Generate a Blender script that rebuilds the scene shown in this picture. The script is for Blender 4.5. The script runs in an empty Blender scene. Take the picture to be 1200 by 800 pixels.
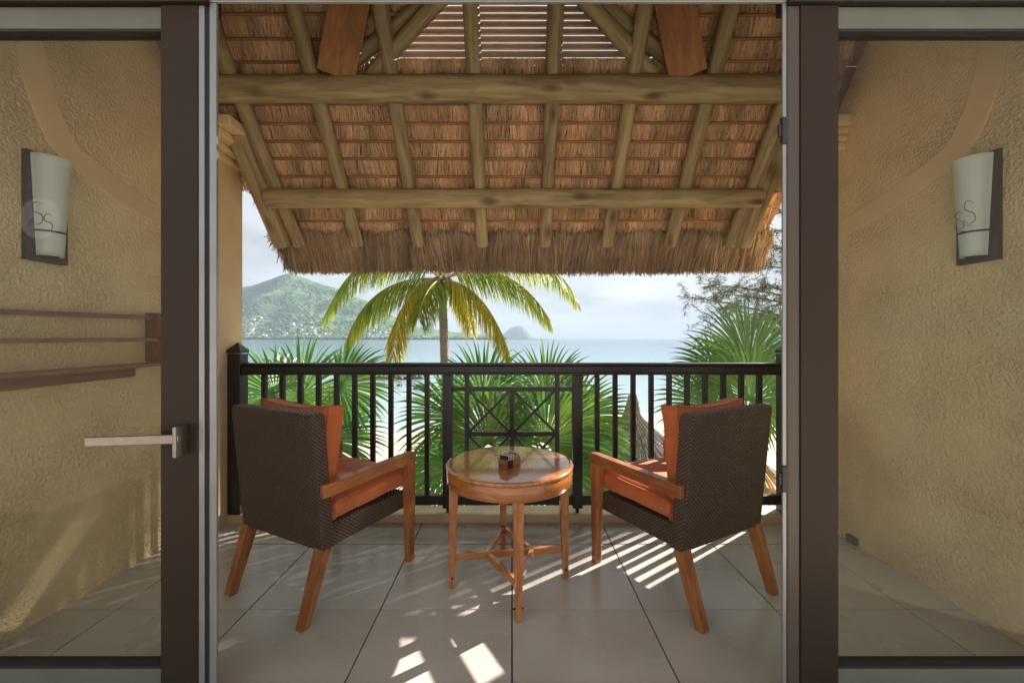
import bpy, bmesh, math, random
import numpy as np
from mathutils import Vector, Matrix, noise as mnoise

R = math.radians
random.seed(7)
rng = np.random.default_rng(7)
scn = bpy.context.scene
col = scn.collection

# ------------------------------------------------------------------ camera
F, H, HY = 485.0, 1.23, 397.0            # focal length in photo pixels, eye height, horizon row
cam_d = bpy.data.cameras.new('camera')
cam_d.sensor_width = 36.0
cam_d.lens = F / 1200 * 36.0
cam_d.shift_y = (HY - 400) / 1200.0
cam_d.clip_start = 0.02
cam_d.clip_end = 40000
cam = bpy.data.objects.new('camera', cam_d)
cam.location = (0, 0, H)
cam.rotation_euler = (R(90), 0, 0)
col.objects.link(cam)
scn.camera = cam

# ------------------------------------------------------------------ light
SUN_AZ, SUN_EL = R(54), R(30)            # azimuth measured from +Y towards +X
SUN_STRENGTH, SKY_STRENGTH, EXPOSURE = 3.5, 0.085, 2.32
sdir = Vector((math.sin(SUN_AZ) * math.cos(SUN_EL), math.cos(SUN_AZ) * math.cos(SUN_EL), math.sin(SUN_EL)))
sd = bpy.data.lights.new('sun', 'SUN')
sd.energy = SUN_STRENGTH
sd.angle = R(0.6)
sd.color = (1.0, 0.95, 0.88)
sun = bpy.data.objects.new('sun', sd)
sun.rotation_euler = sdir.to_track_quat('Z', 'Y').to_euler()
sun.location = (20, 20, 20)
col.objects.link(sun)

world = bpy.data.worlds.new('World')
scn.world = world
world.use_nodes = True
wn = world.node_tree
wn.nodes.clear()
w_out = wn.nodes.new('ShaderNodeOutputWorld')
w_bg = wn.nodes.new('ShaderNodeBackground')
w_bg.inputs['Strength'].default_value = SKY_STRENGTH
sky = wn.nodes.new('ShaderNodeTexSky')
sky.sky_type = 'NISHITA'
sky.sun_disc = False
sky.sun_elevation = SUN_EL
sky.sun_rotation = SUN_AZ
sky.air_density = 1.0
sky.dust_density = 1.5
tc = wn.nodes.new('ShaderNodeTexCoord')
mp = wn.nodes.new('ShaderNodeMapping')
mp.inputs['Scale'].default_value = (1.0, 1.0, 3.6)
nz = wn.nodes.new('ShaderNodeTexNoise')
nz.inputs['Scale'].default_value = 3.2
nz.inputs['Detail'].default_value = 8
nz.inputs['Roughness'].default_value = 0.55
rp = wn.nodes.new('ShaderNodeValToRGB')
rp.color_ramp.elements[0].position = 0.28
rp.color_ramp.elements[0].color = (0.80, 0.80, 0.80, 1)
rp.color_ramp.elements[1].position = 0.62
rp.color_ramp.elements[1].color = (1, 1, 1, 1)
cl = wn.nodes.new('ShaderNodeTexNoise')
cl.inputs['Scale'].default_value = 5.0
cl.inputs['Detail'].default_value = 6
clr = wn.nodes.new('ShaderNodeValToRGB')
clr.color_ramp.elements[0].position = 0.36
clr.color_ramp.elements[0].color = (1.36, 1.36, 1.38, 1)
clr.color_ramp.elements[1].position = 0.56
clr.color_ramp.elements[1].color = (1.86, 1.83, 1.79, 1)
mx = wn.nodes.new('ShaderNodeMix')
mx.data_type = 'RGBA'
wn.links.new(tc.outputs['Generated'], mp.inputs['Vector'])
wn.links.new(mp.outputs['Vector'], nz.inputs['Vector'])
wn.links.new(mp.outputs['Vector'], cl.inputs['Vector'])
wn.links.new(nz.outputs['Fac'], rp.inputs['Fac'])
wn.links.new(cl.outputs['Fac'], clr.inputs['Fac'])
wn.links.new(rp.outputs['Color'], mx.inputs['Factor'])
wn.links.new(sky.outputs['Color'], mx.inputs['A'])
wn.links.new(clr.outputs['Color'], mx.inputs['B'])
wn.links.new(mx.outputs['Result'], w_bg.inputs['Color'])
wn.links.new(w_bg.outputs['Background'], w_out.inputs['Surface'])

scn.view_settings.view_transform = 'Standard'
scn.view_settings.look = 'None'
scn.view_settings.gamma = 1
scn.view_settings.exposure = EXPOSURE
scn.view_settings.use_curve_mapping = False
scn.cycles.max_bounces = 14
scn.cycles.diffuse_bounces = 8
scn.cycles.glossy_bounces = 4
scn.cycles.transparent_max_bounces = 16
scn.cycles.transmission_bounces = 6
scn.cycles.volume_bounces = 1
scn.cycles.caustics_reflective = False
scn.cycles.caustics_refractive = False
scn.cycles.sample_clamp_indirect = 6
scn.cycles.use_denoising = True


def P(px, py, Y):
    """a photo pixel turned into a point at the given distance"""
    return Vector(((px - 600) * Y / F, Y, H - (py - HY) * Y / F))


# ------------------------------------------------------------------ materials
MATS = {}


def nodes_of(name):
    m = bpy.data.materials.new(name)
    m.use_nodes = True
    nt = m.node_tree
    b = nt.nodes['Principled BSDF']
    return m, nt, b


def mat(name, c1, c2=None, scale=8.0, rough=0.5, bump=0.0, bscale=None, stretch=(1, 1, 1), coords='Object',
        metallic=0.0, coat=0.0, detail=6, rvar=0.0, spec=0.5, dist=0.01, lo=0.3, hi=0.7, sheen=0.0, translucent=0.0,
        attr=None, trough=0.6):
    m, nt, b = nodes_of(name)
    N, L = nt.nodes, nt.links
    t = N.new('ShaderNodeTexCoord')
    mpn = N.new('ShaderNodeMapping')
    mpn.inputs['Scale'].default_value = stretch
    L.new(t.outputs[coords], mpn.inputs['Vector'])
    n = N.new('ShaderNodeTexNoise')
    n.inputs['Scale'].default_value = scale
    n.inputs['Detail'].default_value = detail
    L.new(mpn.outputs['Vector'], n.inputs['Vector'])
    r = N.new('ShaderNodeValToRGB')
    r.color_ramp.elements[0].position = lo
    r.color_ramp.elements[1].position = hi
    r.color_ramp.elements[0].color = (*c1, 1)
    r.color_ramp.elements[1].color = (*(c2 or c1), 1)
    L.new(n.outputs['Fac'], r.inputs['Fac'])
    out = r.outputs['Color']
    if attr:
        a = N.new('ShaderNodeAttribute')
        a.attribute_name = attr
        mm = N.new('ShaderNodeMix')
        mm.data_type = 'RGBA'
        mm.blend_type = 'MULTIPLY'
        mm.inputs['Factor'].default_value = 1
        L.new(out, mm.inputs['A'])
        L.new(a.outputs['Color'], mm.inputs['B'])
        out = mm.outputs['Result']
    L.new(out, b.inputs['Base Color'])
    b.inputs['Roughness'].default_value = rough
    b.inputs['Metallic'].default_value = metallic
    b.inputs['Specular IOR Level'].default_value = spec
    b.inputs['Coat Weight'].default_value = coat
    b.inputs['Coat Roughness'].default_value = 0.12
    b.inputs['Sheen Weight'].default_value = sheen
    if rvar:
        mr = N.new('ShaderNodeMapRange')
        mr.inputs['To Min'].default_value = rough - rvar
        mr.inputs['To Max'].default_value = rough + rvar
        L.new(n.outputs['Fac'], mr.inputs['Value'])
        L.new(mr.outputs['Result'], b.inputs['Roughness'])
    if bump:
        n2 = n
        if bscale:
            n2 = N.new('ShaderNodeTexNoise')
            n2.inputs['Scale'].default_value = bscale
            n2.inputs['Detail'].default_value = 4
            L.new(mpn.outputs['Vector'], n2.inputs['Vector'])
        bp = N.new('ShaderNodeBump')
        bp.inputs['Strength'].default_value = bump
        bp.inputs['Distance'].default_value = dist
        L.new(n2.outputs['Fac'], bp.inputs['Height'])
        L.new(bp.outputs['Normal'], b.inputs['Normal'])
    if translucent:
        o = N['Material Output']
        tr = N.new('ShaderNodeBsdfTranslucent')
        L.new(out, tr.inputs['Color'])
        ms = N.new('ShaderNodeMixShader')
        ms.inputs[0].default_value = translucent
        L.new(b.outputs['BSDF'], ms.inputs[1])
        L.new(tr.outputs['BSDF'], ms.inputs[2])
        L.new(ms.outputs['Shader'], o.inputs['Surface'])
    MATS[name] = m
    return m


def wood(name, dark, light, rough=0.4, coat=0.0, sc=(7, 7, 1.2), bump=0.15, knots=False):
    """grain that follows the longest side of each piece (pieces are built along their own local z)"""
    m, nt, b = nodes_of(name)
    N, L = nt.nodes, nt.links
    t = N.new('ShaderNodeTexCoord')
    oi = N.new('ShaderNodeObjectInfo')
    add = N.new('ShaderNodeVectorMath')
    add.operation = 'ADD'
    sc3 = N.new('ShaderNodeVectorMath')
    sc3.operation = 'SCALE'
    cx = N.new('ShaderNodeCombineXYZ')
    for k in range(3):
        L.new(oi.outputs['Random'], cx.inputs[k])
    L.new(cx.outputs[0], sc3.inputs[0])
    sc3.inputs['Scale'].default_value = 13.7
    mpn = N.new('ShaderNodeMapping')
    mpn.inputs['Scale'].default_value = sc
    L.new(t.outputs['Object'], mpn.inputs['Vector'])
    L.new(mpn.outputs['Vector'], add.inputs[0])
    L.new(sc3.outputs[0], add.inputs[1])
    n = N.new('ShaderNodeTexNoise')
    n.inputs['Scale'].default_value = 6
    n.inputs['Detail'].default_value = 8
    n.inputs['Distortion'].default_value = 0.8
    L.new(add.outputs[0], n.inputs['Vector'])
    n3 = N.new('ShaderNodeTexNoise')
    n3.inputs['Scale'].default_value = 0.7
    n3.inputs['Detail'].default_value = 3
    L.new(add.outputs[0], n3.inputs['Vector'])
    mixf = N.new('ShaderNodeMath')
    mixf.operation = 'MULTIPLY_ADD'
    mixf.inputs[1].default_value = 0.6
    L.new(n.outputs['Fac'], mixf.inputs[0])
    h2 = N.new('ShaderNodeMath')
    h2.operation = 'MULTIPLY'
    h2.inputs[1].default_value = 0.4
    L.new(n3.outputs['Fac'], h2.inputs[0])
    L.new(h2.outputs[0], mixf.inputs[2])
    r = N.new('ShaderNodeValToRGB')
    r.color_ramp.elements[0].position = 0.36
    r.color_ramp.elements[1].position = 0.62
    r.color_ramp.elements[0].color = (*dark, 1)
    r.color_ramp.elements[1].color = (*light, 1)
    L.new(mixf.outputs[0], r.inputs['Fac'])
    cout = r.outputs['Color']
    if knots:
        vo = N.new('ShaderNodeTexVoronoi')
        vo.inputs['Scale'].default_value = 1.0
        mk = N.new('ShaderNodeMapping')
        mk.inputs['Scale'].default_value = (7, 7, 3.2)
        ak = N.new('ShaderNodeVectorMath')
        ak.operation = 'ADD'
        L.new(t.outputs['Object'], mk.inputs['Vector'])
        L.new(mk.outputs['Vector'], ak.inputs[0])
        L.new(sc3.outputs[0], ak.inputs[1])
        L.new(ak.outputs[0], vo.inputs['Vector'])
        kr = N.new('ShaderNodeValToRGB')
        kr.color_ramp.elements[0].position = 0.07
        kr.color_ramp.elements[0].color = (0.42, 0.34, 0.26, 1)
        kr.color_ramp.elements[1].position = 0.28
        kr.color_ramp.elements[1].color = (1, 1, 1, 1)
        L.new(vo.outputs['Distance'], kr.inputs['Fac'])
        km = N.new('ShaderNodeMix')
        km.data_type = 'RGBA'
        km.blend_type = 'MULTIPLY'
        km.inputs['Factor'].default_value = 1
        L.new(cout, km.inputs['A'])
        L.new(kr.outputs['Color'], km.inputs['B'])
        cout = km.outputs['Result']
    L.new(cout, b.inputs['Base Color'])
    b.inputs['Roughness'].default_value = rough
    b.inputs['Coat Weight'].default_value = coat
    b.inputs['Coat Roughness'].default_value = 0.08
    bp = N.new('ShaderNodeBump')
    bp.inputs['Strength'].default_value = bump
    bp.inputs['Distance'].default_value = 0.003
    L.new(n.outputs['Fac'], bp.inputs['Height'])
    L.new(bp.outputs['Normal'], b.inputs['Normal'])
    MATS[name] = m
    return m


wood('teak', (0.24, 0.075, 0.018), (0.50, 0.19, 0.055), 0.38, 0.25)
wood('table_teak', (0.30, 0.09, 0.02), (0.56, 0.22, 0.06), 0.22, 0.9, (7, 7, 1.2), 0.03)
wood('apron_teak', (0.30, 0.09, 0.02), (0.56, 0.22, 0.06), 0.26, 0.7, (0.9, 0.9, 7), 0.03)
wood('rack_wood', (0.13, 0.045, 0.018), (0.30, 0.11, 0.04), 0.45, 0.1)
wood('log', (0.20, 0.15, 0.072), (0.46, 0.36, 0.19), 0.72, 0, (5, 5, 0.55), 0.5, True)
wood('plank', (0.26, 0.11, 0.04), (0.45, 0.21, 0.08), 0.6)
wood('batten', (0.26, 0.12, 0.055), (0.50, 0.25, 0.12), 0.75, 0, (5, 5, 0.6))
wood('louvre', (0.66, 0.50, 0.37), (0.84, 0.67, 0.52), 0.7)
wood('rail_paint', (0.012, 0.009, 0.009), (0.024, 0.018, 0.017), 0.38, 0.0, (7, 7, 1.2), 0.08)
mat('tile', (0.45, 0.405, 0.34), (0.55, 0.50, 0.43), 2.2, 0.28, rvar=0.04, detail=8, bump=0.03, bscale=30, dist=0.002)
mat('grout', (0.10, 0.09, 0.078), (0.15, 0.135, 0.115), 20, 0.85)
mat('curb_stone', (0.50, 0.36, 0.20), (0.62, 0.48, 0.30), 5, 0.6, bump=0.2, bscale=50)
mat('smooth_plaster', (0.70, 0.52, 0.29), (0.80, 0.61, 0.36), 2.2, 0.7, bump=0.12, bscale=14, dist=0.01)
mat('room_paint', (0.72, 0.66, 0.55), (0.78, 0.72, 0.61), 2, 0.8)
mat('room_floor', (0.58, 0.53, 0.46), (0.66, 0.61, 0.54), 2, 0.4)
mat('door_brown', (0.026, 0.014, 0.007), (0.032, 0.018, 0.009), 3, 0.5, metallic=0.0, spec=0.3)
mat('door_bronze', (0.085, 0.064, 0.048), (0.10, 0.075, 0.057), 3, 0.4, metallic=0.3)
mat('aluminium', (0.30, 0.30, 0.30), (0.36, 0.36, 0.36), 5, 0.38, metallic=0.7)
mat('rail_aluminium', (0.14, 0.145, 0.115), (0.17, 0.175, 0.14), 4, 0.45, metallic=0.2)
mat('gasket', (0.012, 0.012, 0.012), (0.018, 0.018, 0.018), 4, 0.6)
mat('steel', (0.30, 0.275, 0.24), (0.36, 0.33, 0.29), 30, 0.3, metallic=0.95)
mat('orange_fabric', (0.50, 0.115, 0.026), (0.60, 0.15, 0.036), 14, 0.85, bump=0.12, bscale=420, sheen=0.2, dist=0.002)
mat('lamp_glass', (0.70, 0.74, 0.74), (0.76, 0.80, 0.80), 3, 0.28, translucent=0.15)
mat('lamp_plate', (0.06, 0.036, 0.022), (0.085, 0.05, 0.032), 12, 0.4)
mat('black_metal', (0.02, 0.02, 0.02), (0.03, 0.03, 0.03), 8, 0.4)
mat('black_paper', (0.012, 0.011, 0.011), (0.02, 0.018, 0.018), 8, 0.55)
mat('white_paper', (0.72, 0.70, 0.66), (0.78, 0.76, 0.72), 8, 0.6)
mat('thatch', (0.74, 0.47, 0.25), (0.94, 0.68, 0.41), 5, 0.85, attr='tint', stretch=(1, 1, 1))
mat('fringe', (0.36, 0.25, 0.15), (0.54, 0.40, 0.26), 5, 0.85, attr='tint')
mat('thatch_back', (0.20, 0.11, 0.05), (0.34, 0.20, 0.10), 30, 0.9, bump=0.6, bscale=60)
mat('sand', (0.40, 0.32, 0.25), (0.50, 0.42, 0.34), 1.4, 0.9, bump=0.5, bscale=9, dist=0.05, detail=10)
mat('foam', (0.55, 0.56, 0.55), (0.72, 0.72, 0.70), 3, 0.7)
mat('rock', (0.06, 0.055, 0.05), (0.16, 0.145, 0.13), 3, 0.8, bump=0.8, bscale=6, dist=0.1)
mat('trunk_bark', (0.13, 0.115, 0.10), (0.25, 0.225, 0.20), 6, 0.85, stretch=(1, 1, 6), bump=0.6, dist=0.02)
mat('coconut_green', (0.15, 0.27, 0.025), (0.38, 0.44, 0.05), 1.3, 0.42, translucent=0.55, attr='tint')
mat('coconut_yellow', (0.46, 0.39, 0.03), (0.36, 0.42, 0.05), 1.3, 0.42, translucent=0.55, attr='tint')
mat('coconut_rachis', (0.36, 0.32, 0.08), (0.28, 0.19, 0.07), 2, 0.5)
mat('coconut_fibre', (0.16, 0.09, 0.045), (0.28, 0.17, 0.09), 8, 0.9, bump=0.6)
mat('fan_green', (0.045, 0.15, 0.030), (0.12, 0.27, 0.055), 2.0, 0.33, translucent=0.38, attr='tint')
mat('fan_dry', (0.20, 0.125, 0.06), (0.36, 0.25, 0.13), 3, 0.8, translucent=0.2, attr='tint')
mat('fan_stalk', (0.14, 0.20, 0.06), (0.24, 0.28, 0.10), 3, 0.45)
mat('needles', (0.11, 0.14, 0.085), (0.19, 0.22, 0.14), 1.2, 0.6, translucent=0.12, attr='tint')
mat('bark_dark', (0.07, 0.06, 0.05), (0.13, 0.11, 0.095), 4, 0.9, bump=0.5)
mat('shrub_leaf', (0.06, 0.16, 0.02), (0.16, 0.30, 0.04), 3, 0.45, translucent=0.35, attr='tint')
mat('straw_grey', (0.24, 0.21, 0.185), (0.38, 0.34, 0.30), 5, 0.9, attr='tint')
mat('house_white', (0.72, 0.71, 0.68), (0.80, 0.79, 0.76), 0.05, 0.7)
mat('house_roof', (0.30, 0.22, 0.19), (0.55, 0.50, 0.46), 0.02, 0.8)
mat('shore_wood', (0.035, 0.075, 0.025), (0.09, 0.15, 0.05), 0.03, 0.9)
mat('islet', (0.08, 0.11, 0.10), (0.12, 0.15, 0.13), 0.01, 0.9)
mat('blue_canvas', (0.25, 0.42, 0.62), (0.32, 0.50, 0.70), 4, 0.7)


def special_materials():
    # rough trowelled stucco with worm-like relief
    m, nt, b = nodes_of('stucco')
    N, L = nt.nodes, nt.links
    t = N.new('ShaderNodeTexCoord')
    n1 = N.new('ShaderNodeTexNoise')
    n1.inputs['Scale'].default_value = 68
    n1.inputs['Detail'].default_value = 3
    n1.inputs['Roughness'].default_value = 0.5
    n1.inputs['Distortion'].default_value = 0.45
    L.new(t.outputs['Object'], n1.inputs['Vector'])
    n2 = N.new('ShaderNodeTexNoise')
    n2.inputs['Scale'].default_value = 1.6
    n2.inputs['Detail'].default_value = 7
    n2.inputs['Roughness'].default_value = 0.62
    L.new(t.outputs['Object'], n2.inputs['Vector'])
    sh = N.new('ShaderNodeValToRGB')
    sh.color_ramp.elements[0].position = 0.32
    sh.color_ramp.elements[1].position = 0.66
    L.new(n1.outputs['Fac'], sh.inputs['Fac'])
    r = N.new('ShaderNodeValToRGB')
    r.color_ramp.elements[0].position = 0.30
    r.color_ramp.elements[1].position = 0.66
    r.color_ramp.elements[0].color = (0.72, 0.52, 0.26, 1)
    r.color_ramp.elements[1].color = (0.88, 0.69, 0.41, 1)
    L.new(n2.outputs['Fac'], r.inputs['Fac'])
    L.new(r.outputs['Color'], b.inputs['Base Color'])
    b.inputs['Roughness'].default_value = 0.9
    # the trowel pressed harder in some places than in others
    n3 = N.new('ShaderNodeTexNoise')
    n3.inputs['Scale'].default_value = 2.6
    n3.inputs['Detail'].default_value = 3
    L.new(t.outputs['Object'], n3.inputs['Vector'])
    st = N.new('ShaderNodeMapRange')
    st.inputs['From Min'].default_value = 0.35
    st.inputs['From Max'].default_value = 0.65
    st.inputs['To Min'].default_value = 0.45
    st.inputs['To Max'].default_value = 1.0
    L.new(n3.outputs['Fac'], st.inputs['Value'])
    bp = N.new('ShaderNodeBump')
    bp.inputs['Distance'].default_value = 0.010
    L.new(st.outputs[0], bp.inputs['Strength'])
    L.new(sh.outputs['Color'], bp.inputs['Height'])
    L.new(bp.outputs['Normal'], b.inputs['Normal'])
    MATS['stucco'] = m

    # dark brown wicker weave
    m, nt, b = nodes_of('wicker')
    N, L = nt.nodes, nt.links
    t = N.new('ShaderNodeTexCoord')
    sp = N.new('ShaderNodeSeparateXYZ')
    L.new(t.outputs['Object'], sp.inputs[0])

    def M(op, a, bb=None):
        q = N.new('ShaderNodeMath')
        q.operation = op
        for i, v in enumerate((a, bb)):
            if v is None:
                continue
            if isinstance(v, (int, float)):
                q.inputs[i].default_value = v
            else:
                L.new(v, q.inputs[i])
        return q.outputs[0]
    u = M('ADD', sp.outputs[0], sp.outputs[1])
    su = M('SINE', M('MULTIPLY', u, math.pi / 0.0105))
    sv = M('SINE', M('MULTIPLY', sp.outputs[2], math.pi / 0.0085))
    prod = M('MULTIPLY', su, sv)
    h = M('ADD', M('MULTIPLY', prod, 0.5), 0.5)
    r = N.new('ShaderNodeValToRGB')
    r.color_ramp.elements[0].position = 0.1
    r.color_ramp.elements[1].position = 0.8
    r.color_ramp.elements[0].color = (0.020, 0.013, 0.010, 1)
    r.color_ramp.elements[1].color = (0.14, 0.090, 0.064, 1)
    L.new(h, r.inputs['Fac'])
    L.new(r.outputs['Color'], b.inputs['Base Color'])
    b.inputs['Roughness'].default_value = 0.5
    b.inputs['Specular IOR Level'].default_value = 0.3
    bp = N.new('ShaderNodeBump')
    bp.inputs['Strength'].default_value = 0.9
    bp.inputs['Distance'].default_value = 0.005
    L.new(h, bp.inputs['Height'])
    L.new(bp.outputs['Normal'], b.inputs['Normal'])
    MATS['wicker'] = m

    # tinted sheet glass: fresnel reflection over a clear tinted pane
    m, nt, b = nodes_of('pane_glass')
    N, L = nt.nodes, nt.links
    N.remove(b)
    tr = N.new('ShaderNodeBsdfTransparent')
    tr.inputs['Color'].default_value = (0.93, 0.94, 0.90, 1)
    gl = N.new('ShaderNodeBsdfGlossy')
    gl.inputs['Roughness'].default_value = 0.02
    fr = N.new('ShaderNodeLayerWeight')
    fr.inputs['Blend'].default_value = 0.5
    pw = N.new('ShaderNodeMath')
    pw.operation = 'POWER'
    pw.inputs[1].default_value = 5
    L.new(fr.outputs['Facing'], pw.inputs[0])
    mr = N.new('ShaderNodeMapRange')
    mr.inputs['To Min'].default_value = 0.012
    mr.inputs['To Max'].default_value = 0.9
    L.new(pw.outputs[0], mr.inputs['Value'])
    ms = N.new('ShaderNodeMixShader')
    L.new(mr.outputs[0], ms.inputs[0])
    L.new(tr.outputs[0], ms.inputs[1])
    L.new(gl.outputs[0], ms.inputs[2])
    L.new(ms.outputs[0], N['Material Output'].inputs['Surface'])
    MATS['pane_glass'] = m

    # frosted film of the round sticker
    m, nt, b = nodes_of('frosted_film')
    N, L = nt.nodes, nt.links
    b.inputs['Base Color'].default_value = (0.75, 0.75, 0.72, 1)
    tr = N.new('ShaderNodeBsdfTransparent')
    ms = N.new('ShaderNodeMixShader')
    ms.inputs[0].default_value = 0.045
    L.new(tr.outputs[0], ms.inputs[1])
    L.new(b.outputs[0], ms.inputs[2])
    L.new(ms.outputs[0], N['Material Output'].inputs['Surface'])
    MATS['frosted_film'] = m

    # sea: pale turquoise shallows over sand, grey blue farther out
    m, nt, b = nodes_of('sea_water')
    N, L = nt.nodes, nt.links
    t = N.new('ShaderNodeTexCoord')
    sp = N.new('ShaderNodeSeparateXYZ')
    L.new(t.outputs['Object'], sp.inputs[0])
    n0 = N.new('ShaderNodeTexNoise')
    n0.inputs['Scale'].default_value = 0.02
    n0.inputs['Detail'].default_value = 5
    mp0 = N.new('ShaderNodeMapping')
    mp0.inputs['Scale'].default_value = (0.35, 1, 1)
    L.new(t.outputs['Object'], mp0.inputs['Vector'])
    L.new(mp0.outputs['Vector'], n0.inputs['Vector'])
    ad = N.new('ShaderNodeMath')
    ad.operation = 'MULTIPLY_ADD'
    L.new(n0.outputs['Fac'], ad.inputs[0])
    ad.inputs[1].default_value = 60
    L.new(sp.outputs[1], ad.inputs[2])
    mr = N.new('ShaderNodeMapRange')
    mr.inputs['From Min'].default_value = 45
    mr.inputs['From Max'].default_value = 420
    L.new(ad.outputs[0], mr.inputs['Value'])
    r = N.new('ShaderNodeValToRGB')
    e = r.color_ramp.elements
    e[0].position = 0.0
    e[0].color = (0.36, 0.40, 0.37, 1)
    e[1].position = 1.0
    e[1].color = (0.07, 0.125, 0.175, 1)
    for p_, c_ in ((0.03, (0.27, 0.36, 0.36, 1)), (0.12, (0.16, 0.26, 0.29, 1)), (0.4, (0.10, 0.18, 0.23, 1))):
        q = e.new(p_)
        q.color = c_
    L.new(mr.outputs[0], r.inputs['Fac'])
    L.new(r.outputs['Color'], b.inputs['Base Color'])
    b.inputs['Roughness'].default_value = 0.16
    b.inputs['IOR'].default_value = 1.33
    w1 = N.new('ShaderNodeTexNoise')
    w1.inputs['Scale'].default_value = 0.9
    w1.inputs['Detail'].default_value = 6
    mp1 = N.new('ShaderNodeMapping')
    mp1.inputs['Scale'].default_value = (0.45, 1, 1)
    L.new(t.outputs['Object'], mp1.inputs['Vector'])
    L.new(mp1.outputs['Vector'], w1.inputs['Vector'])
    bp = N.new('ShaderNodeBump')
    bp.inputs['Strength'].default_value = 0.5
    bp.inputs['Distance'].default_value = 0.12
    L.new(w1.outputs['Fac'], bp.inputs['Height'])
    L.new(bp.outputs['Normal'], b.inputs['Normal'])
    MATS['sea_water'] = m

    # hillside: grass, scrub and darker wood in patches
    m, nt, b = nodes_of('hillside')
    N, L = nt.nodes, nt.links
    t = N.new('ShaderNodeTexCoord')
    n1 = N.new('ShaderNodeTexNoise')
    n1.inputs['Scale'].default_value = 0.006
    n1.inputs['Detail'].default_value = 10
    n1.inputs['Roughness'].default_value = 0.68
    mp1 = N.new('ShaderNodeMapping')
    mp1.inputs['Scale'].default_value = (1, 1, 3)
    L.new(t.outputs['Object'], mp1.inputs['Vector'])
    L.new(mp1.outputs['Vector'], n1.inputs['Vector'])
    n2 = N.new('ShaderNodeTexNoise')
    n2.inputs['Scale'].default_value = 0.03
    n2.inputs['Detail'].default_value = 6
    n2.inputs['Roughness'].default_value = 0.7
    L.new(mp1.outputs['Vector'], n2.inputs['Vector'])
    ad = N.new('ShaderNodeMath')
    ad.operation = 'MULTIPLY_ADD'
    ad.inputs[1].default_value = 0.55
    L.new(n2.outputs['Fac'], ad.inputs[0])
    h_ = N.new('ShaderNodeMath')
    h_.operation = 'MULTIPLY'
    h_.inputs[1].default_value = 0.45
    L.new(n1.outputs['Fac'], h_.inputs[0])
    L.new(h_.outputs[0], ad.inputs[2])
    r = N.new('ShaderNodeValToRGB')
    e = r.color_ramp.elements
    e[0].position = 0.38
    e[0].color = (0.045, 0.10, 0.035, 1)
    e[1].position = 0.60
    e[1].color = (0.16, 0.21, 0.065, 1)
    q = e.new(0.48)
    q.color = (0.08, 0.14, 0.045, 1)
    L.new(ad.outputs[0], r.inputs['Fac'])
    L.new(r.outputs['Color'], b.inputs['Base Color'])
    b.inputs['Roughness'].default_value = 0.95
    b.inputs['Specular IOR Level'].default_value = 0.1
    bp = N.new('ShaderNodeBump')
    bp.inputs['Strength'].default_value = 0.7
    bp.inputs['Distance'].default_value = 14
    L.new(n2.outputs['Fac'], bp.inputs['Height'])
    L.new(bp.outputs['Normal'], b.inputs['Normal'])
    MATS['hillside'] = m


special_materials()

# ------------------------------------------------------------------ mesh helpers


def link(o, parent=None):
    col.objects.link(o)
    if parent is not None:
        o.parent = parent
    return o


def tag(o, label, cat, group=None, kind=None):
    if label:
        o['label'] = label
    if cat:
        o['category'] = cat
    if group:
        o['group'] = group
    if kind:
        o['kind'] = kind
    return o


def thing(name, label, cat, loc=(0, 0, 0), rz=0.0, group=None):
    o = bpy.data.objects.new(name, None)
    o.empty_display_size = 0.1
    o.location = loc
    o.rotation_euler = (0, 0, rz)
    return tag(link(o), label, cat, group)


def obj(name, verts, faces, m, parent=None, bevel=0.0, smooth=False, tint=None, seg=2):
    me = bpy.data.meshes.new(name)
    me.from_pydata([tuple(v) for v in verts], [], [tuple(f) for f in faces])
    if m:
        me.materials.append(MATS[m])
    if smooth:
        me.shade_smooth()
    if tint is not None:
        ca = me.color_attributes.new('tint', 'FLOAT_COLOR', 'POINT')
        ca.data.foreach_set('color', np.asarray(tint, dtype=np.float32).ravel())
    o = bpy.data.objects.new(name, me)
    link(o, parent)
    if bevel:
        bv = o.modifiers.new('bevel', 'BEVEL')
        bv.width = bevel
        bv.segments = seg
        bv.limit_method = 'ANGLE'
    return o


BOXF = [(0, 3, 2, 1), (4, 5, 6, 7), (0, 1, 5, 4), (1, 2, 6, 5), (2, 3, 7, 6), (3, 0, 4, 7)]


def boxv(x0, x1, y0, y1, z0, z1):
    return [(x0, y0, z0), (x1, y0, z0), (x1, y1, z0), (x0, y1, z0), (x0, y0, z1), (x1, y0, z1), (x1, y1, z1), (x0, y1, z1)]


def box(name, x0, x1, y0, y1, z0, z1, m, parent=None, bevel=0.0):
    """a box whose object sits at its own centre, built so that its longest side is local z"""
    c = Vector(((x0 + x1) / 2, (y0 + y1) / 2, (z0 + z1) / 2))
    s = Vector((x1 - x0, y1 - y0, z1 - z0))
    k = max(range(3), key=lambda i: s[i])
    if k == 2:
        a, b, L_ = s.x, s.y, s.z
        M_ = Matrix.Identity(3)
    elif k == 0:
        a, b, L_ = s.y, s.z, s.x
        M_ = Matrix(((0, 0, 1), (1, 0, 0), (0, 1, 0)))
    else:
        a, b, L_ = s.z, s.x, s.y
        M_ = Matrix(((0, 1, 0), (0, 0, 1), (1, 0, 0)))
    o = obj(name, boxv(-a / 2, a / 2, -b / 2, b / 2, -L_ / 2, L_ / 2), BOXF, m, parent, bevel)
    o.matrix_basis = Matrix.Translation(c) @ M_.to_4x4()
    return o


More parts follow.
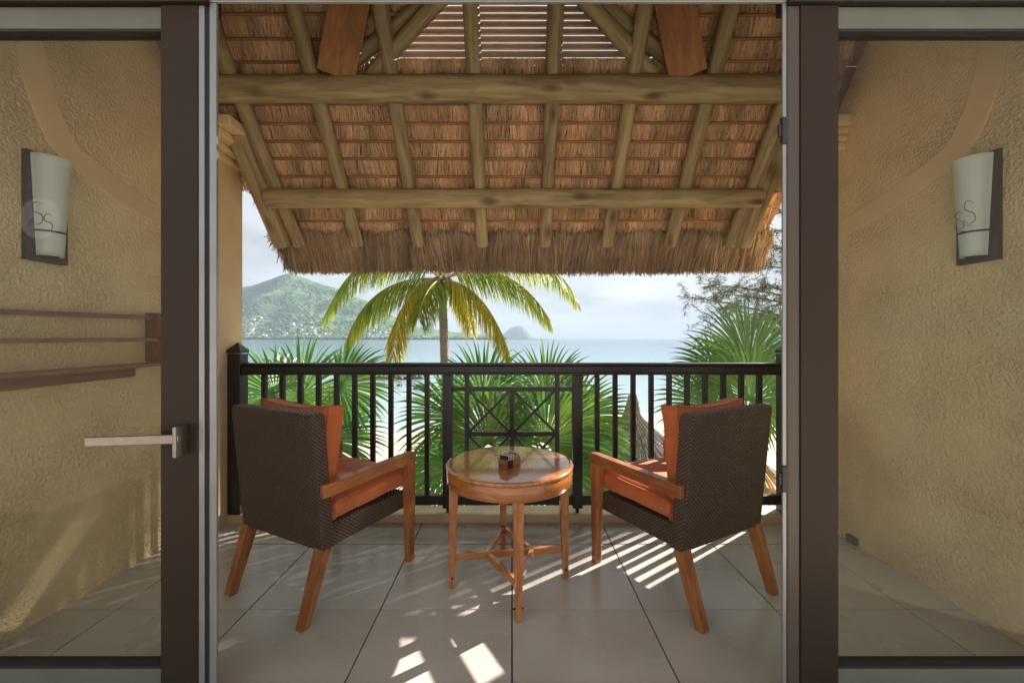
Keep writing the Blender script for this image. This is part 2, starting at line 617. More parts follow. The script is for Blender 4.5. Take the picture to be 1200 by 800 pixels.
def frame_of(p0, p1, up=(0, 0, 1)):
    p0, p1 = Vector(p0), Vector(p1)
    z = (p1 - p0).normalized()
    u = Vector(up)
    if abs(z.dot(u)) > 0.98:
        u = Vector((0, 1, 0))
    x = u.cross(z).normalized()
    y = z.cross(x)
    m3 = Matrix((x, y, z)).transposed()
    return Matrix.Translation((p0 + p1) / 2) @ m3.to_4x4(), (p1 - p0).length


def bar(name, p0, p1, w, h, m, parent=None, bevel=0.0, w1=None, h1=None, up=(0, 0, 1)):
    """square bar from p0 to p1; w is its width across, h its height; may taper to w1, h1"""
    w1 = w if w1 is None else w1
    h1 = h if h1 is None else h1
    M_, L_ = frame_of(p0, p1, up)
    v = [(-w / 2, -h / 2, -L_ / 2), (w / 2, -h / 2, -L_ / 2), (w / 2, h / 2, -L_ / 2), (-w / 2, h / 2, -L_ / 2),
         (-w1 / 2, -h1 / 2, L_ / 2), (w1 / 2, -h1 / 2, L_ / 2), (w1 / 2, h1 / 2, L_ / 2), (-w1 / 2, h1 / 2, L_ / 2)]
    o = obj(name, v, BOXF, m, parent, bevel)
    o.matrix_basis = M_
    return o


def pole(name, p0, p1, r, m, parent=None, r1=None, n=14, rough=0.04, seg=10, seed=0):
    """a slightly uneven round log"""
    r1 = r if r1 is None else r1
    M_, L_ = frame_of(p0, p1)
    vs, fs = [], []
    for i in range(seg + 1):
        t = i / seg
        for k in range(n):
            a = 2 * math.pi * k / n
            rr = (r + (r1 - r) * t) * (1 + rough * (mnoise.noise(Vector((math.cos(a) * 0.8, math.sin(a) * 0.8 + seed * 3.1, t * L_ * 2.5 + seed))) * 1.6))
            vs.append((rr * math.cos(a), rr * math.sin(a), (t - 0.5) * L_))
    for i in range(seg):
        for k in range(n):
            a, b = i * n + k, i * n + (k + 1) % n
            fs.append((a, b, b + n, a + n))
    fs.append(tuple(reversed(range(n))))
    fs.append(tuple(range(seg * n, seg * n + n)))
    o = obj(name, vs, fs, m, parent, 0.006, True)
    o.matrix_basis = M_
    return o


def lathe(name, prof, m, parent=None, n=40, loc=(0, 0, 0), smooth=True, bevel=0):
    vs, fs = [], []
    for (r, z) in prof:
        for k in range(n):
            a = 2 * math.pi * k / n
            vs.append((r * math.cos(a), r * math.sin(a), z))
    for i in range(len(prof) - 1):
        for k in range(n):
            a, b = i * n + k, i * n + (k + 1) % n
            fs.append((a, b, b + n, a + n))
    fs.append(tuple(reversed(range(n))))
    fs.append(tuple(range((len(prof) - 1) * n, len(prof) * n)))
    o = obj(name, vs, fs, m, parent, bevel, smooth)
    if smooth:
        for p_ in o.data.polygons:
            if len(p_.vertices) > 4:
                p_.use_smooth = False
    o.location = loc
    return o


def copy_tree(o, parent=None):
    c = o.copy()
    link(c, parent)
    for ch in list(o.children):
        if ch is not c:
            copy_tree(ch, c)
    return c


def strips(name, paths, widths, m, parent=None, tint=None, twist=None, fold=0.0):
    """ribbons: paths (n,k,3), widths (n,k), side vectors (n,3) or None; tint (n,3)"""
    paths = np.asarray(paths, float)
    n, k, _ = paths.shape
    widths = np.asarray(widths, float)
    side = np.asarray(twist, float)
    if side.ndim == 2:
        side = np.repeat(side[:, None, :], k, 1)
    off = side * widths[:, :, None] * 0.5
    v = np.stack([paths - off, paths + off], 2).reshape(-1, 3)
    base = (np.arange(n) * k * 2)[:, None] + (np.arange(k - 1) * 2)[None, :]
    base = base.ravel()
    f = np.stack([base, base + 1, base + 3, base + 2], 1)
    me = bpy.data.meshes.new(name)
    me.from_pydata(v.tolist(), [], f.tolist())
    me.materials.append(MATS[m])
    me.shade_smooth()
    if tint is not None:
        tt = np.repeat(np.concatenate([np.asarray(tint, float), np.ones((n, 1))], 1)[:, None, :], k * 2, 1).reshape(-1, 4)
        ca = me.color_attributes.new('tint', 'FLOAT_COLOR', 'POINT')
        ca.data.foreach_set('color', tt.astype(np.float32).ravel())
    o = bpy.data.objects.new(name, me)
    link(o, parent)
    return o


def straws(name, p0, p1, rad, m, parent=None, tint=None):
    """three-sided tapered reeds from p0 to p1 (n,3)"""
    p0, p1 = np.asarray(p0), np.asarray(p1)
    n = len(p0)
    d = p1 - p0
    d = d / np.linalg.norm(d, axis=1)[:, None]
    x = np.cross(d, np.array([[1.0, 0, 0]]))
    x /= np.linalg.norm(x, axis=1)[:, None]
    y = np.cross(d, x)
    v = np.zeros((n, 6, 3))
    ph = rng.uniform(0, 6.28, n)
    for k in range(3):
        a = ph + k * 2.0944
        o_ = x * np.cos(a)[:, None] + y * np.sin(a)[:, None]
        v[:, k] = p0 + o_ * rad[:, None]
        v[:, 3 + k] = p1 + o_ * rad[:, None] * 0.55
    b = (np.arange(n) * 6)[:, None]
    f = np.concatenate([np.stack([b[:, 0] + k, b[:, 0] + (k + 1) % 3, b[:, 0] + 3 + (k + 1) % 3, b[:, 0] + 3 + k], 1) for k in range(3)])
    me = bpy.data.meshes.new(name)
    me.from_pydata(v.reshape(-1, 3).tolist(), [], f.tolist())
    me.materials.append(MATS[m])
    if tint is not None:
        tt = np.repeat(np.concatenate([tint, np.ones((n, 1))], 1)[:, None, :], 6, 1).reshape(-1, 4)
        ca = me.color_attributes.new('tint', 'FLOAT_COLOR', 'POINT')
        ca.data.foreach_set('color', tt.astype(np.float32).ravel())
    o = bpy.data.objects.new(name, me)
    link(o, parent)
    return o


def bez(a, b, c, n):
    t = np.linspace(0, 1, n)[:, None]
    return (1 - t) ** 2 * np.array(a) + 2 * t * (1 - t) * np.array(b) + t ** 2 * np.array(c)


def tube_mesh(name, pts, r0, r1, m, parent, n=8, ring=0.0):
    pts = np.asarray(pts, float)
    k = len(pts)
    vs, fs = [], []
    tg = np.gradient(pts, axis=0)
    for i in range(k):
        z = Vector(tg[i]).normalized()
        x = z.orthogonal().normalized() if i == 0 else (x - z * x.dot(z)).normalized()
        y = z.cross(x)
        r = r0 + (r1 - r0) * i / (k - 1)
        if ring:
            r *= 1 + ring * ((i % 2) - .5)
        for j in range(n):
            a = 2 * math.pi * j / n
            vs.append(Vector(pts[i]) + x * (r * math.cos(a)) + y * (r * math.sin(a)))
    for i in range(k - 1):
        for j in range(n):
            a, b = i * n + j, i * n + (j + 1) % n
            fs.append((a, b, b + n, a + n))
    fs.append(tuple(reversed(range(n))))
    fs.append(tuple(range((k - 1) * n, k * n)))
    return obj(name, vs, fs, m, parent, 0, True)


def tints(n, lo=0.6, hi=1.15, warm=0.08):
    b = rng.uniform(lo, hi, (n, 1))
    return np.clip(b * (1 + rng.normal(0, warm, (n, 3)) * np.array([[0.4, 0.6, 1.0]])), 0.05, 1.6)


# ------------------------------------------------------------------ setting: ground, sea, hills
SEA_Z = -4.2
GROUND = -3.5


def ground_h(x, y):
    shore = 25 + 3.0 * math.sin(x * 0.11 + 0.6) + 1.2 * math.sin(x * 0.31) + (0.25 * max(0, x - 2) if x < 14 else 3.0)
    t = max(0.0, min(1.6, (y - 9) / (shore - 9)))
    return GROUND + (SEA_Z - GROUND) * (t * t * 0.7 + 0.3 * t) - max(0, t - 1) * 3 + 0.05 * mnoise.noise(Vector((x * 0.7, y * 0.7, 0))) * (1 if t < 1 else 0)


def build_ground():
    xs = [-9000, -3000, -800, -250, -90, -50] + list(np.linspace(-36, 36, 97)) + [50, 90, 250, 800, 3000, 9000]
    ys = [-9000, -3000, -800, -250, -80, -30, -12, -4, 0] + list(np.linspace(2.5, 42, 80)) + [48, 60]
    vs = [(x, y, ground_h(x, y)) for y in ys for x in xs]
    nx = len(xs)
    fs = [(j * nx + i, j * nx + i + 1, (j + 1) * nx + i + 1, (j + 1) * nx + i) for j in range(len(ys) - 1) for i in range(nx - 1)]
    o = obj('ground', vs, fs, 'sand', smooth=True)
    tag(o, 'pale sandy beach sloping down to the water', None, kind='structure')
    s = 12500
    o = obj('sea', [(-s, 12, SEA_Z), (s, 12, SEA_Z), (s, s, SEA_Z), (-s, s, SEA_Z)], [(0, 1, 2, 3)], 'sea_water')
    tag(o, 'calm grey blue sea with turquoise shallows', None, kind='structure')


build_ground()


def build_surf():
    """a thin broken line of foam where the sea meets the sand"""
    vs, fs = [], []
    xs = np.linspace(-30, 30, 400)
    for x in xs:
        lo, hi = 12.0, 40.0
        for _ in range(30):
            mid = (lo + hi) / 2
            if ground_h(x, mid) > SEA_Z + .012:
                lo = mid
            else:
                hi = mid
        w = max(.03, .30 + .5 * mnoise.noise(Vector((x * .9, 3, 0))) + .25 * mnoise.noise(Vector((x * 3.1, 8, 0))))
        vs += [(x, lo - .06, SEA_Z + .014), (x, lo + w, SEA_Z + .010)]
    for i in range(len(xs) - 1):
        fs.append((2 * i, 2 * i + 2, 2 * i + 3, 2 * i + 1))
    o = obj('surf_foam', vs, fs, 'foam')
    tag(o, 'thin white foam line along the edge of the beach', None, kind='stuff')


build_surf()


def interp(x, pts):
    if x <= pts[0][0]:
        return pts[0][1]
    for (a, b), (c, d) in zip(pts, pts[1:]):
        if x <= c:
            t = (x - a) / (c - a)
            t = t * t * (3 - 2 * t) * 0.5 + t * 0.5
            return b + (d - b) * t
    return pts[-1][1]


RIDGE_Y = 3500.0
PROF = [(-100, 90), (60, 75), (200, 40), (240, 56), (270, 58), (291, 62), (315, 69), (330, 75), (338, 77), (350, 73), (365, 69), (400, 58), (430, 45), (465, 25), (485, 15),
        (510, 10), (540, 7), (565, 5), (590, 3.2), (596, -3)]
SHORE_Y = 2450.0


def hill_h(X, Y):
    px = 600 + X * F / RIDGE_Y
    top = (interp(px, PROF)) * RIDGE_Y / F + 5.4
    pxl = 600 + X * F / Y
    t = (Y - SHORE_Y) / (RIDGE_Y - SHORE_Y)
    if t < 0:
        return -12
    if t <= 1:
        g = 0.06 * min(1, t / 0.1) + 0.94 * (max(0, t - 0.12) / 0.88) ** 1.25
    else:
        g = max(0.0, 1 - (t - 1) * 1.6)
    n = mnoise.fractal(Vector((X * 0.004, Y * 0.0035, 0.3)), 0.9, 2.1, 6)
    rv = abs(mnoise.noise(Vector((X * 0.0045 + 3, Y * 0.0012, 2.2))))
    base = top * g
    return SEA_Z - 2 + base + (n * 42 + rv * -85) * min(1, base / 130) * (1 - 0.75 * max(0, 1 - abs(t - 1) * 5)) + 6 * min(1, t / 0.02)


def build_hills():
    xs = np.linspace(-4200, 240, 190)
    ys = np.concatenate([np.linspace(SHORE_Y, RIDGE_Y, 70), np.linspace(RIDGE_Y + 30, 4300, 16)])
    vs = [(x, y, hill_h(x, y)) for y in ys for x in xs]
    nx = len(xs)
    fs = [(j * nx + i, j * nx + i + 1, (j + 1) * nx + i + 1, (j + 1) * nx + i) for j in range(len(ys) - 1) for i in range(nx - 1)]
    o = obj('mountain', vs, fs, 'hillside', smooth=True)
    tag(o, 'green grassy mountain rising across the bay', None, kind='structure')
    # the far blue islet: flat-topped rock with steep flanks
    Yi = 8500.0
    prof = [(576, 0.3), (586, 3.0), (592, 7.5), (597, 12), (602, 14.8), (607, 16.2), (612, 15.6), (617, 12.5), (620, 8), (623, 3.5), (632, 0.2)]
    vs, fs = [], []
    nxx, nyy = 60, 14
    for j in range(nyy):
        v = j / (nyy - 1) * 2 - 1
        for i in range(nxx):
            px = 576 + 56 * i / (nxx - 1)
            X = (px - 600) * Yi / F
            hz = interp(px, prof) * Yi / F * (1 - abs(v) ** 2.6)
            hz += mnoise.fractal(Vector((X * 0.006, v * 2, 1.0)), 1, 2, 4) * 14 * (1 - abs(v)) * min(1, hz / 60)
            vs.append((X, Yi + v * 450, SEA_Z - 3 + hz + 3))
    fs = [(j * nxx + i, j * nxx + i + 1, (j + 1) * nxx + i + 1, (j + 1) * nxx + i) for j in range(nyy - 1) for i in range(nxx - 1)]
    o = obj('islet', vs, fs, 'islet', smooth=True)
    tag(o, 'far hazy islet with a flat top on the horizon', None, kind='structure')


build_hills()


def surf(px, Y):
    X = (px - 600) * Y / F
    return X, hill_h(X, Y)


def build_shore():
    # dark tree belt along the far shore and scattered copses: reads as one mass
    vs, fs = [], []
    bm = bmesh.new()
    bmesh.ops.create_icosphere(bm, subdivisions=1, radius=1)
    bv = [v.co.copy() for v in bm.verts]
    bf = [[v.index for v in f.verts] for f in bm.faces]
    bm.free()
    r_ = random.Random(3)
    for i in range(7500):
        px = r_.uniform(225, 592)
        u = r_.random()
        Y = SHORE_Y + 12 + (u ** 2.2) * 520
        if r_.random() < 0.42:
            Y = SHORE_Y + r_.uniform(8, 70)
        X, z = surf(px, Y)
        s = r_.uniform(5, 12)
        if i > 2300:
            Y = SHORE_Y + r_.uniform(250, 1000)
            px = r_.uniform(235, 480)
            X, z = surf(px, Y)
            if z < 12 or mnoise.noise(Vector((X * .006, Y * .006, 4))) < -.05 + r_.uniform(-.2, .2):
                continue
            s = r_.uniform(4, 9)
        b = len(vs)
        q = r_.random() * 9
        for v in bv:
            k = 1 + 0.35 * mnoise.noise(v * 1.7 + Vector((i, q, 0)))
            vs.append((X + v.x * s * 1.35 * k, Y + v.y * s * k, z + s * 0.45 + v.z * s * 0.85 * k))
        fs += [[b + a for a in f] for f in bf]
    o = obj('shore_trees', vs, fs, 'shore_wood', smooth=True)
    tag(o, 'dark wood and gardens along the far shore', None, kind='stuff')
    # houses of the far town
    protos = []
    for (w, d, h, rh) in ((13, 9, 6, 3.0), (22, 10, 8, 2.5), (9, 9, 5, 3), (30, 12, 10, 0.6)):
        v = boxv(-w / 2, w / 2, -d / 2, d / 2, -3, h)
        f = list(BOXF)
        v += [(-w / 2 - .6, -d / 2 - .6, h), (w / 2 + .6, -d / 2 - .6, h), (w / 2 + .6, d / 2 + .6, h), (-w / 2 - .6, d / 2 + .6, h), (-w / 2 + 2, 0, h + rh), (w / 2 - 2, 0, h + rh)]
        f += [(8, 9, 13, 12), (9, 10, 13), (10, 11, 12, 13), (11, 8, 12), (8, 11, 10, 9)]
        me = bpy.data.meshes.new('house')
        me.from_pydata(v, [], f)
        me.materials.append(MATS['house_white'])
        me.materials.append(MATS['house_roof'])
        for p_ in list(me.polygons)[6:]:
            p_.material_index = 1
        protos.append(me)
    r_ = random.Random(11)
    n = 0
    while n < 115:
        px = r_.uniform(288, 575)
        Y = SHORE_Y + 30 + (r_.random() ** 1.5) * 430 * (1 if px < 480 else 0.5)
        if r_.random() > (0.55 + 0.45 * math.sin(px * 0.09)):
            continue
        X, z = surf(px, Y)
        o = bpy.data.objects.new('house', protos[r_.choice((0, 0, 1, 1, 2, 3))])
        link(o)
        o.location = (X, Y, z + 2.5)
        o.rotation_euler = (0, 0, r_.uniform(-0.5, 0.5))
        s = r_.uniform(0.75, 1.25)
        o.scale = (s, s, s)
        tag(o, 'small white house among trees on the far shore', 'house', 'houses of the town across the bay')
        n += 1


build_shore()


def rock(name, loc, s, label, group, seed):
    bm = bmesh.new()
    bmesh.ops.create_icosphere(bm, subdivisions=3, radius=1)
    for v in bm.verts:
        k = 1 + 0.45 * mnoise.noise(v.co * 1.3 + Vector((seed * 3.3, 0, 0))) + 0.18 * mnoise.noise(v.co * 3.1 + Vector((seed, 7, 0)))
        v.co = Vector((v.co.x * s[0] * k, v.co.y * s[1] * k, v.co.z * s[2] * k))
    me = bpy.data.meshes.new(name)
    bm.to_mesh(me)
    bm.free()
    me.materials.append(MATS['rock'])
    me.shade_smooth()
    o = bpy.data.objects.new(name, me)
    o.location = loc
    return tag(link(o), label, 'rock', group)


def build_rocks():
    r_ = random.Random(5)
    for i in range(26):                     # the low breakwater of boulders
        px = 398 + i * 4.0 + r_.uniform(-1.5, 1.5)
        Y = 56 + r_.uniform(-1.2, 1.2)
        X = (px - 600) * Y / F
        rock('boulder', (X, Y, SEA_Z + 0.12), (r_.uniform(.3, .6), r_.uniform(.3, .6), r_.uniform(.3, .62)),
             'dark boulder in the low row of rocks lying in the bay', 'row of boulders in the shallows', i)
    for k, (px, Y, s, lab) in enumerate(((493, 45, .75, 'largest dark rock standing alone in the shallows'), (468, 48, .32, 'small dark rock poking out of the turquoise shallows'))):
        X = (px - 600) * Y / F
        rock('rock', (X, Y, SEA_Z + .05), (s, s * .8, s * .62), lab, None, 40 + k)


build_rocks()

# ------------------------------------------------------------------ porch floor, walls, room
TILE = 0.6


def build_floor():
    o = box('floor_slab', -2.6, 2.6, 1.285, 3.0, -0.24, -0.014, 'grout')
    o.name = 'floor'
    tag(o, 'large square beige floor tiles of the balcony', None, kind='structure')
    Minv = o.matrix_basis.inverted()
    bm = bmesh.new()
    bmesh.ops.create_cube(bm, size=1)
    for v in bm.verts:
        v.co = Vector((v.co.x * (TILE - .006), v.co.y * (TILE - .007), v.co.z * .0118))
    bmesh.ops.bevel(bm, geom=[e for e in bm.edges], offset=.0012, segments=1, affect='EDGES')
    full = bpy.data.meshes.new('tile')
    bm.to_mesh(full)
    bm.free()
    full.materials.append(MATS['tile'])
    bm = bmesh.new()
    bmesh.ops.create_cube(bm, size=1)
    for v in bm.verts:
        v.co = Vector((v.co.x * (TILE - .006), v.co.y * (.29 - .007), v.co.z * .0118))
    bmesh.ops.bevel(bm, geom=[e for e in bm.edges], offset=.0012, segments=1, affect='EDGES')
    cut = bpy.data.meshes.new('tile')
    bm.to_mesh(cut)
    bm.free()
    cut.materials.append(MATS['tile'])
    for j, (yc, me) in enumerate(((1.585, full), (2.185, full), (2.633, cut))):
        for i in range(-4, 4):
            t = bpy.data.objects.new('tile', me)
            link(t, o)
            t.matrix_parent_inverse = Minv
            t.location = ((i + .5) * TILE, yc, -.0062 + random.uniform(-.0004, .0004))
    c = box('curb', -1.92, 1.92, 2.778, 2.95, -0.013, 0.046, 'curb_stone', bevel=0.006)
    tag(c, 'low ochre stone curb along the floor edge under the railing', 'curb')
    s = box('balcony_slab', -2.6, 2.6, 1.2, 3.05, -0.5, -0.245, 'smooth_plaster')
    tag(s, 'thick plastered slab edge carrying the balcony floor', 'slab')
    r = box('room_floor', -3.3, 3.3, -4.0, 1.28, -0.24, -0.001, 'room_floor')
    tag(r, 'smooth floor inside the room', None, kind='structure')
    g = box('ground_storey_wall', -2.6, 2.6, -4.0, 2.6, GROUND - 0.3, -0.505, 'smooth_plaster')
    tag(g, 'plastered ground storey under the balcony', 'wall')


build_floor()


def arch_band(side, parent):
    """smooth raised plaster band sweeping down the stucco wall"""
    W = 2.06
    up = [(36, 0), (46, 36), (58, 90), (72, 135), (92, 172), (130, 203), (187, 243), (236, 270)]
    lo = [(4, 0), (14, 36), (26, 90), (42, 138), (66, 180), (106, 213), (166, 252), (222, 285)]

    def onwall(px, py):
        d = W * F / (600 - px)
        return (d, H - (py - HY) * d / F)
    A = [onwall(*p_) for p_ in up]
    B = [onwall(*p_) for p_ in lo]

    def dens(pts):
        out = []
        n = len(pts)
        for i in range(n - 1):
            p0, p1, p2, p3 = pts[max(0, i - 1)], pts[i], pts[i + 1], pts[min(n - 1, i + 2)]
            for k in range(6):
                t = k / 6
                out.append(tuple(0.5 * (2 * b + (c - a) * t + (2 * a - 5 * b + 4 * c - d) * t * t + (3 * b - a - 3 * c + d) * t ** 3)
                                 for a, b, c, d in zip(p0, p1, p2, p3)))
        out.append(pts[-1])
        return out
    A, B = dens(A), dens(B)
    vs, fs = [], []
    xa, xb = W + .003, W - .007
    for (a, b) in zip(A, B):
        for x, q in ((xa, a), (xb, a), (xb, b), (xa, b)):
            vs.append((side * x, q[0], q[1]))
    for i in range(len(A) - 1):
        for k in range(4):
            a, b = i * 4 + k, i * 4 + (k + 1) % 4
            fs.append((a, b, b + 4, a + 4))
    obj('plaster_band', vs, fs, 'smooth_plaster', parent, 0.003)


def build_walls():
    for side, nm in ((-1, 'left'), (1, 'right')):
        w = thing('stucco_wall', 'yellow ochre rough stucco side wall with %s' % ('wooden rack' if side < 0 else 'floor drain at its foot'), 'wall')
        x0, x1 = sorted((side * 2.06, side * 2.36))
        vs = [(x0, 1.28, -0.6), (x1, 1.28, -0.6), (x1, 2.72, -0.6), (x0, 2.72, -0.6),
              (x0, 1.28, 4.42), (x1, 1.28, 4.42), (x1, 2.72, 2.52), (x0, 2.72, 2.52)]
        obj('wall_face', vs, BOXF, 'stucco', w)
        arch_band(side, w)
        p = thing('pillar', 'smooth ochre plaster pillar with moulded capital %s' % ('behind the railing post, on the hillside end' if side < 0 else 'at the end of the railing beside the feathery tree'), 'pillar')
        x0, x1 = sorted((side * 1.92, side * 2.36))
        box('shaft', x0, x1, 2.62, 2.95, -0.6, 2.46, 'smooth_plaster', p, 0.004)
        # stepped capital
        for k, (dx, z0, z1) in enumerate(((.035, 2.40, 2.445), (.075, 2.445, 2.485), (.135, 2.485, 2.53), (.203, 2.53, 2.60))):
            xa, xb = sorted((side * (1.92 - dx), side * 2.40))
            box('capital_course', xa, xb, 2.56 - dx * .25 + .002 * k, 2.95 + dx * .30, z0 + .0015, z1, 'smooth_plaster', p, 0.012)
    d = box('floor_drain', 2.035, 2.075, 2.46, 2.53, 0.004, 0.045, 'black_metal', bevel=.006)
    tag(d, 'small black drain outlet at the foot of the stucco wall', 'drain')


build_walls()


def build_room():
    # the room side of the doorway is left open behind the camera: only its floor and the wall over the doors are built
    tag(box('lintel_wall', -2.36, 2.36, 1.28, 1.42, 2.44, 4.35, 'room_paint'), 'plain wall above the glass doors', 'wall')


build_room()


# ------------------------------------------------------------------ glass doors
def s_curve(cx, cz, s, mirror=1):
    pts = []
    for i in range(31):
        t = i / 30
        if t < 0.5:
            a = R(35) + t / 0.5 * R(235)
            pts.append((cx + mirror * s * .42 * math.cos(a), cz + s * .46 + s * .44 * math.sin(a) * .98))
        else:
            a = R(90) - (t - .5) / 0.5 * R(250)
            pts.append((cx + mirror * s * .50 * math.cos(a), cz - s * .46 + s * .48 * math.sin(a)))
    return pts


def ribbon(name, pts, w, y, m, parent):
    vs, fs = [], []
    for i, p_ in enumerate(pts):
        a, b = pts[max(0, i - 1)], pts[min(len(pts) - 1, i + 1)]
        dx, dz = b[0] - a[0], b[1] - a[1]
        L_ = math.hypot(dx, dz) or 1
        nx, nz_ = -dz / L_, dx / L_
        ww = w * (0.5 + 0.9 * math.sin(math.pi * i / (len(pts) - 1)))
        vs += [(p_[0] - nx * ww / 2, y, p_[1] - nz_ * ww / 2), (p_[0] + nx * ww / 2, y, p_[1] + nz_ * ww / 2)]
    vs += [(a, b + .0008, c) for a, b, c in vs]
    n = len(pts) * 2
    for i in range(len(pts) - 1):
        a = i * 2
        fs += [(a, a + 1, a + 3, a + 2), (n + a, n + a + 2, n + a + 3, n + a + 1), (a, a + 2, n + a + 2, n + a), (a + 1, n + a + 1, n + a + 3, a + 3)]
    return obj(name, vs, fs, m, parent)


def build_doors():
    y0, y1 = 1.39, 1.445
    L_ = thing('glass_door', 'brown framed glass door leaf with a steel lever handle', 'door')
    box('stile', -1.181, -1.056, y0, y1, 0.002, 2.352, 'door_brown', L_, .003)
    box('stile', -2.05, -1.95, y0, y1, 0.002, 2.352, 'door_brown', L_, .003)
    box('edge_trim', -1.0555, -1.036, y0 + .003, y0 + .016, 0.002, 2.352, 'aluminium', L_, .002)
    box('gasket', -1.0355, -1.021, y0 + .009, y0 + .016, 0.002, 2.352, 'gasket', L_)
    R_ = thing('glass_door', 'brown framed glass door leaf carrying two black hinges', 'door')
    box('stile', .970, 1.098, y0, y1, 0.002, 2.352, 'door_brown', R_, .003)
    box('stile', 1.95, 2.05, y0, y1, 0.002, 2.352, 'door_brown', R_, .003)
    box('edge_trim', .926, .9695, y0 + .002, y0 + .03, 0.002, 2.352, 'door_bronze', R_, .006)
    for T, a, b in ((L_, -1.9495, -1.1815), (R_, 1.0985, 1.9495)):
        box('top_rail', a, b, y0 + .008, y1 - .006, 2.276, 2.350, 'rail_aluminium', T, .002)
        box('bottom_rail', a, b, y0 + .008, y1 - .006, 0.004, 0.118, 'rail_aluminium', T, .002)
        box('gasket', a, b, y0 + .006, y1 - .004, 2.2665, 2.2755, 'gasket', T)
        box('gasket', a, b, y0 + .006, y1 - .004, 0.1185, 0.1275, 'gasket', T)
        g = box('pane', a, b, 1.416, 1.422, 0.128, 2.266, 'pane_glass', T)
        Minv = g.matrix_basis.inverted()
        side = -1 if a < 0 else 1
        # round monogram sticker on the glass
        c = P(47 if side < 0 else 1130, 256, 1.414)
        if side < 0:
            vs = [(c.x, 1.4130, c.z)] + [(c.x + .071 * math.cos(k * math.pi / 20), 1.4130, c.z + .071 * math.sin(k * math.pi / 20)) for k in range(40)]
            vs += [(x, y + .001, z) for x, y, z in vs]
            fs = [(0, 1 + k, 1 + (k + 1) % 40) for k in range(40)] + [(41, 42 + (k + 1) % 40, 42 + k) for k in range(40)]
            fs += [(1 + k, 42 + k, 42 + (k + 1) % 40, 1 + (k + 1) % 40) for k in range(40)]
            q = obj('sticker', vs, fs, 'frosted_film', g)
            q.matrix_parent_inverse = Minv
            jobs = [(s_curve(c.x - .008, c.z + .018, .042), .0022), (s_curve(c.x + .030, c.z - .014, .032), .002),
                    ([(c.x - .028, c.z - .040), (c.x - .006, c.z - .042), (c.x + .016, c.z - .041)], .002), ([(c.x - .036, c.z - .030), (c.x - .034, c.z - .012), (c.x - .022, c.z + .002)], .002)]
        else:
            jobs = [(s_curve(c.x + .014, c.z + .022, .042), .0022), (s_curve(c.x - .020, c.z - .008, .032), .002),
                    ([(c.x - .030, c.z - .044), (c.x - .010, c.z - .045), (c.x + .012, c.z - .045)], .002), ([(c.x - .008, c.z - .024), (c.x + .012, c.z - .025), (c.x + .030, c.z - .024)], .002)]
        for pts, w in jobs:
            q = ribbon('monogram', pts, w, 1.4105, 'lamp_plate', g)
            q.matrix_parent_inverse = Minv
    # lever handle
    hx = -1.093
    h = box('handle_plate', hx - .006, hx + .006, y0 - .052, y0, 0.845, 0.945, 'steel', L_, .002)
    k = bar('lever', (hx - .004, y0 - .046, .905), (hx - .285, y0 - .050, .897), .016, .030, 'steel', L_, .003)
    k2 = bar('lever_neck', (hx - .003, y0 - .046, .905), (hx - .003, y0 + .002, .905), .022, .022, 'steel', L_, .003)
    for z in (.76, 1.93):
        box('hinge', .906, .9255, y0 - .004, y0 + .012, z - .045, z + .045, 'black_metal', R_, .004)
        box('hinge_pin', .896, .9055, y0 - .002, y0 + .010, z - .02, z + .02, 'black_metal', R_, .003)
    f = thing('door_frame', 'silver aluminium frame round the wide doorway', 'door frame')
    box('jamb', -1.0195, -.996, y0 + .004, y0 + .016, 0.021, 2.3615, 'aluminium', f, .002)
    box('jamb', .912, .9252, y0 + .004, y0 + .012, 0.021, 2.3615, 'aluminium', f, .002)
    box('head', -1.0195, .9252, y0 + .002, y0 + .012, 2.362, 2.438, 'aluminium', f, .002)
    box('head_cover', -2.06, -1.020, y0 - .012, y1 + .01, 2.3535, 2.438, 'door_brown', f, .002)
    box('head_cover', .9257, 2.06, y0 - .012, y1 + .01, 2.3535, 2.438, 'gasket', f, .002)
    box('threshold', -1.0195, .9252, y0 - .02, y1 + .01, 0.0015, 0.0205, 'aluminium', f, .003)


build_doors()


# ------------------------------------------------------------------ thatched roof
S = 1.35
AZ = 6.2
LS = math.hypot(1, S)
DN = Vector((0, 1, -S)) / LS               # down the slope
UPN = Vector((0, S, 1)) / LS               # out of the roof, away from the viewer


def rp_(X, Y, off=0.0):
    """point on the rafter plane, moved out of the roof by off"""
    return Vector((X, Y, AZ - S * Y)) + UPN * off


HIP_Y0, HIP_Y1, HIP_X = 2.475, 2.14, 1.03


def hipx(Y):
    if Y >= HIP_Y0:
        return 0.0
    return max(0.0, HIP_X * (Y - HIP_Y1) / (HIP_Y0 - HIP_Y1)) if Y > HIP_Y1 else 0.0


def xlim(Y, side):
    """half width of the thatch at distance Y (the eave corners are cut back)"""
    if Y > 2.88:
        return (1.74 if side < 0 else 1.89) + (3.3 - Y) * (.40 if side < 0 else .12)
    return 2.05


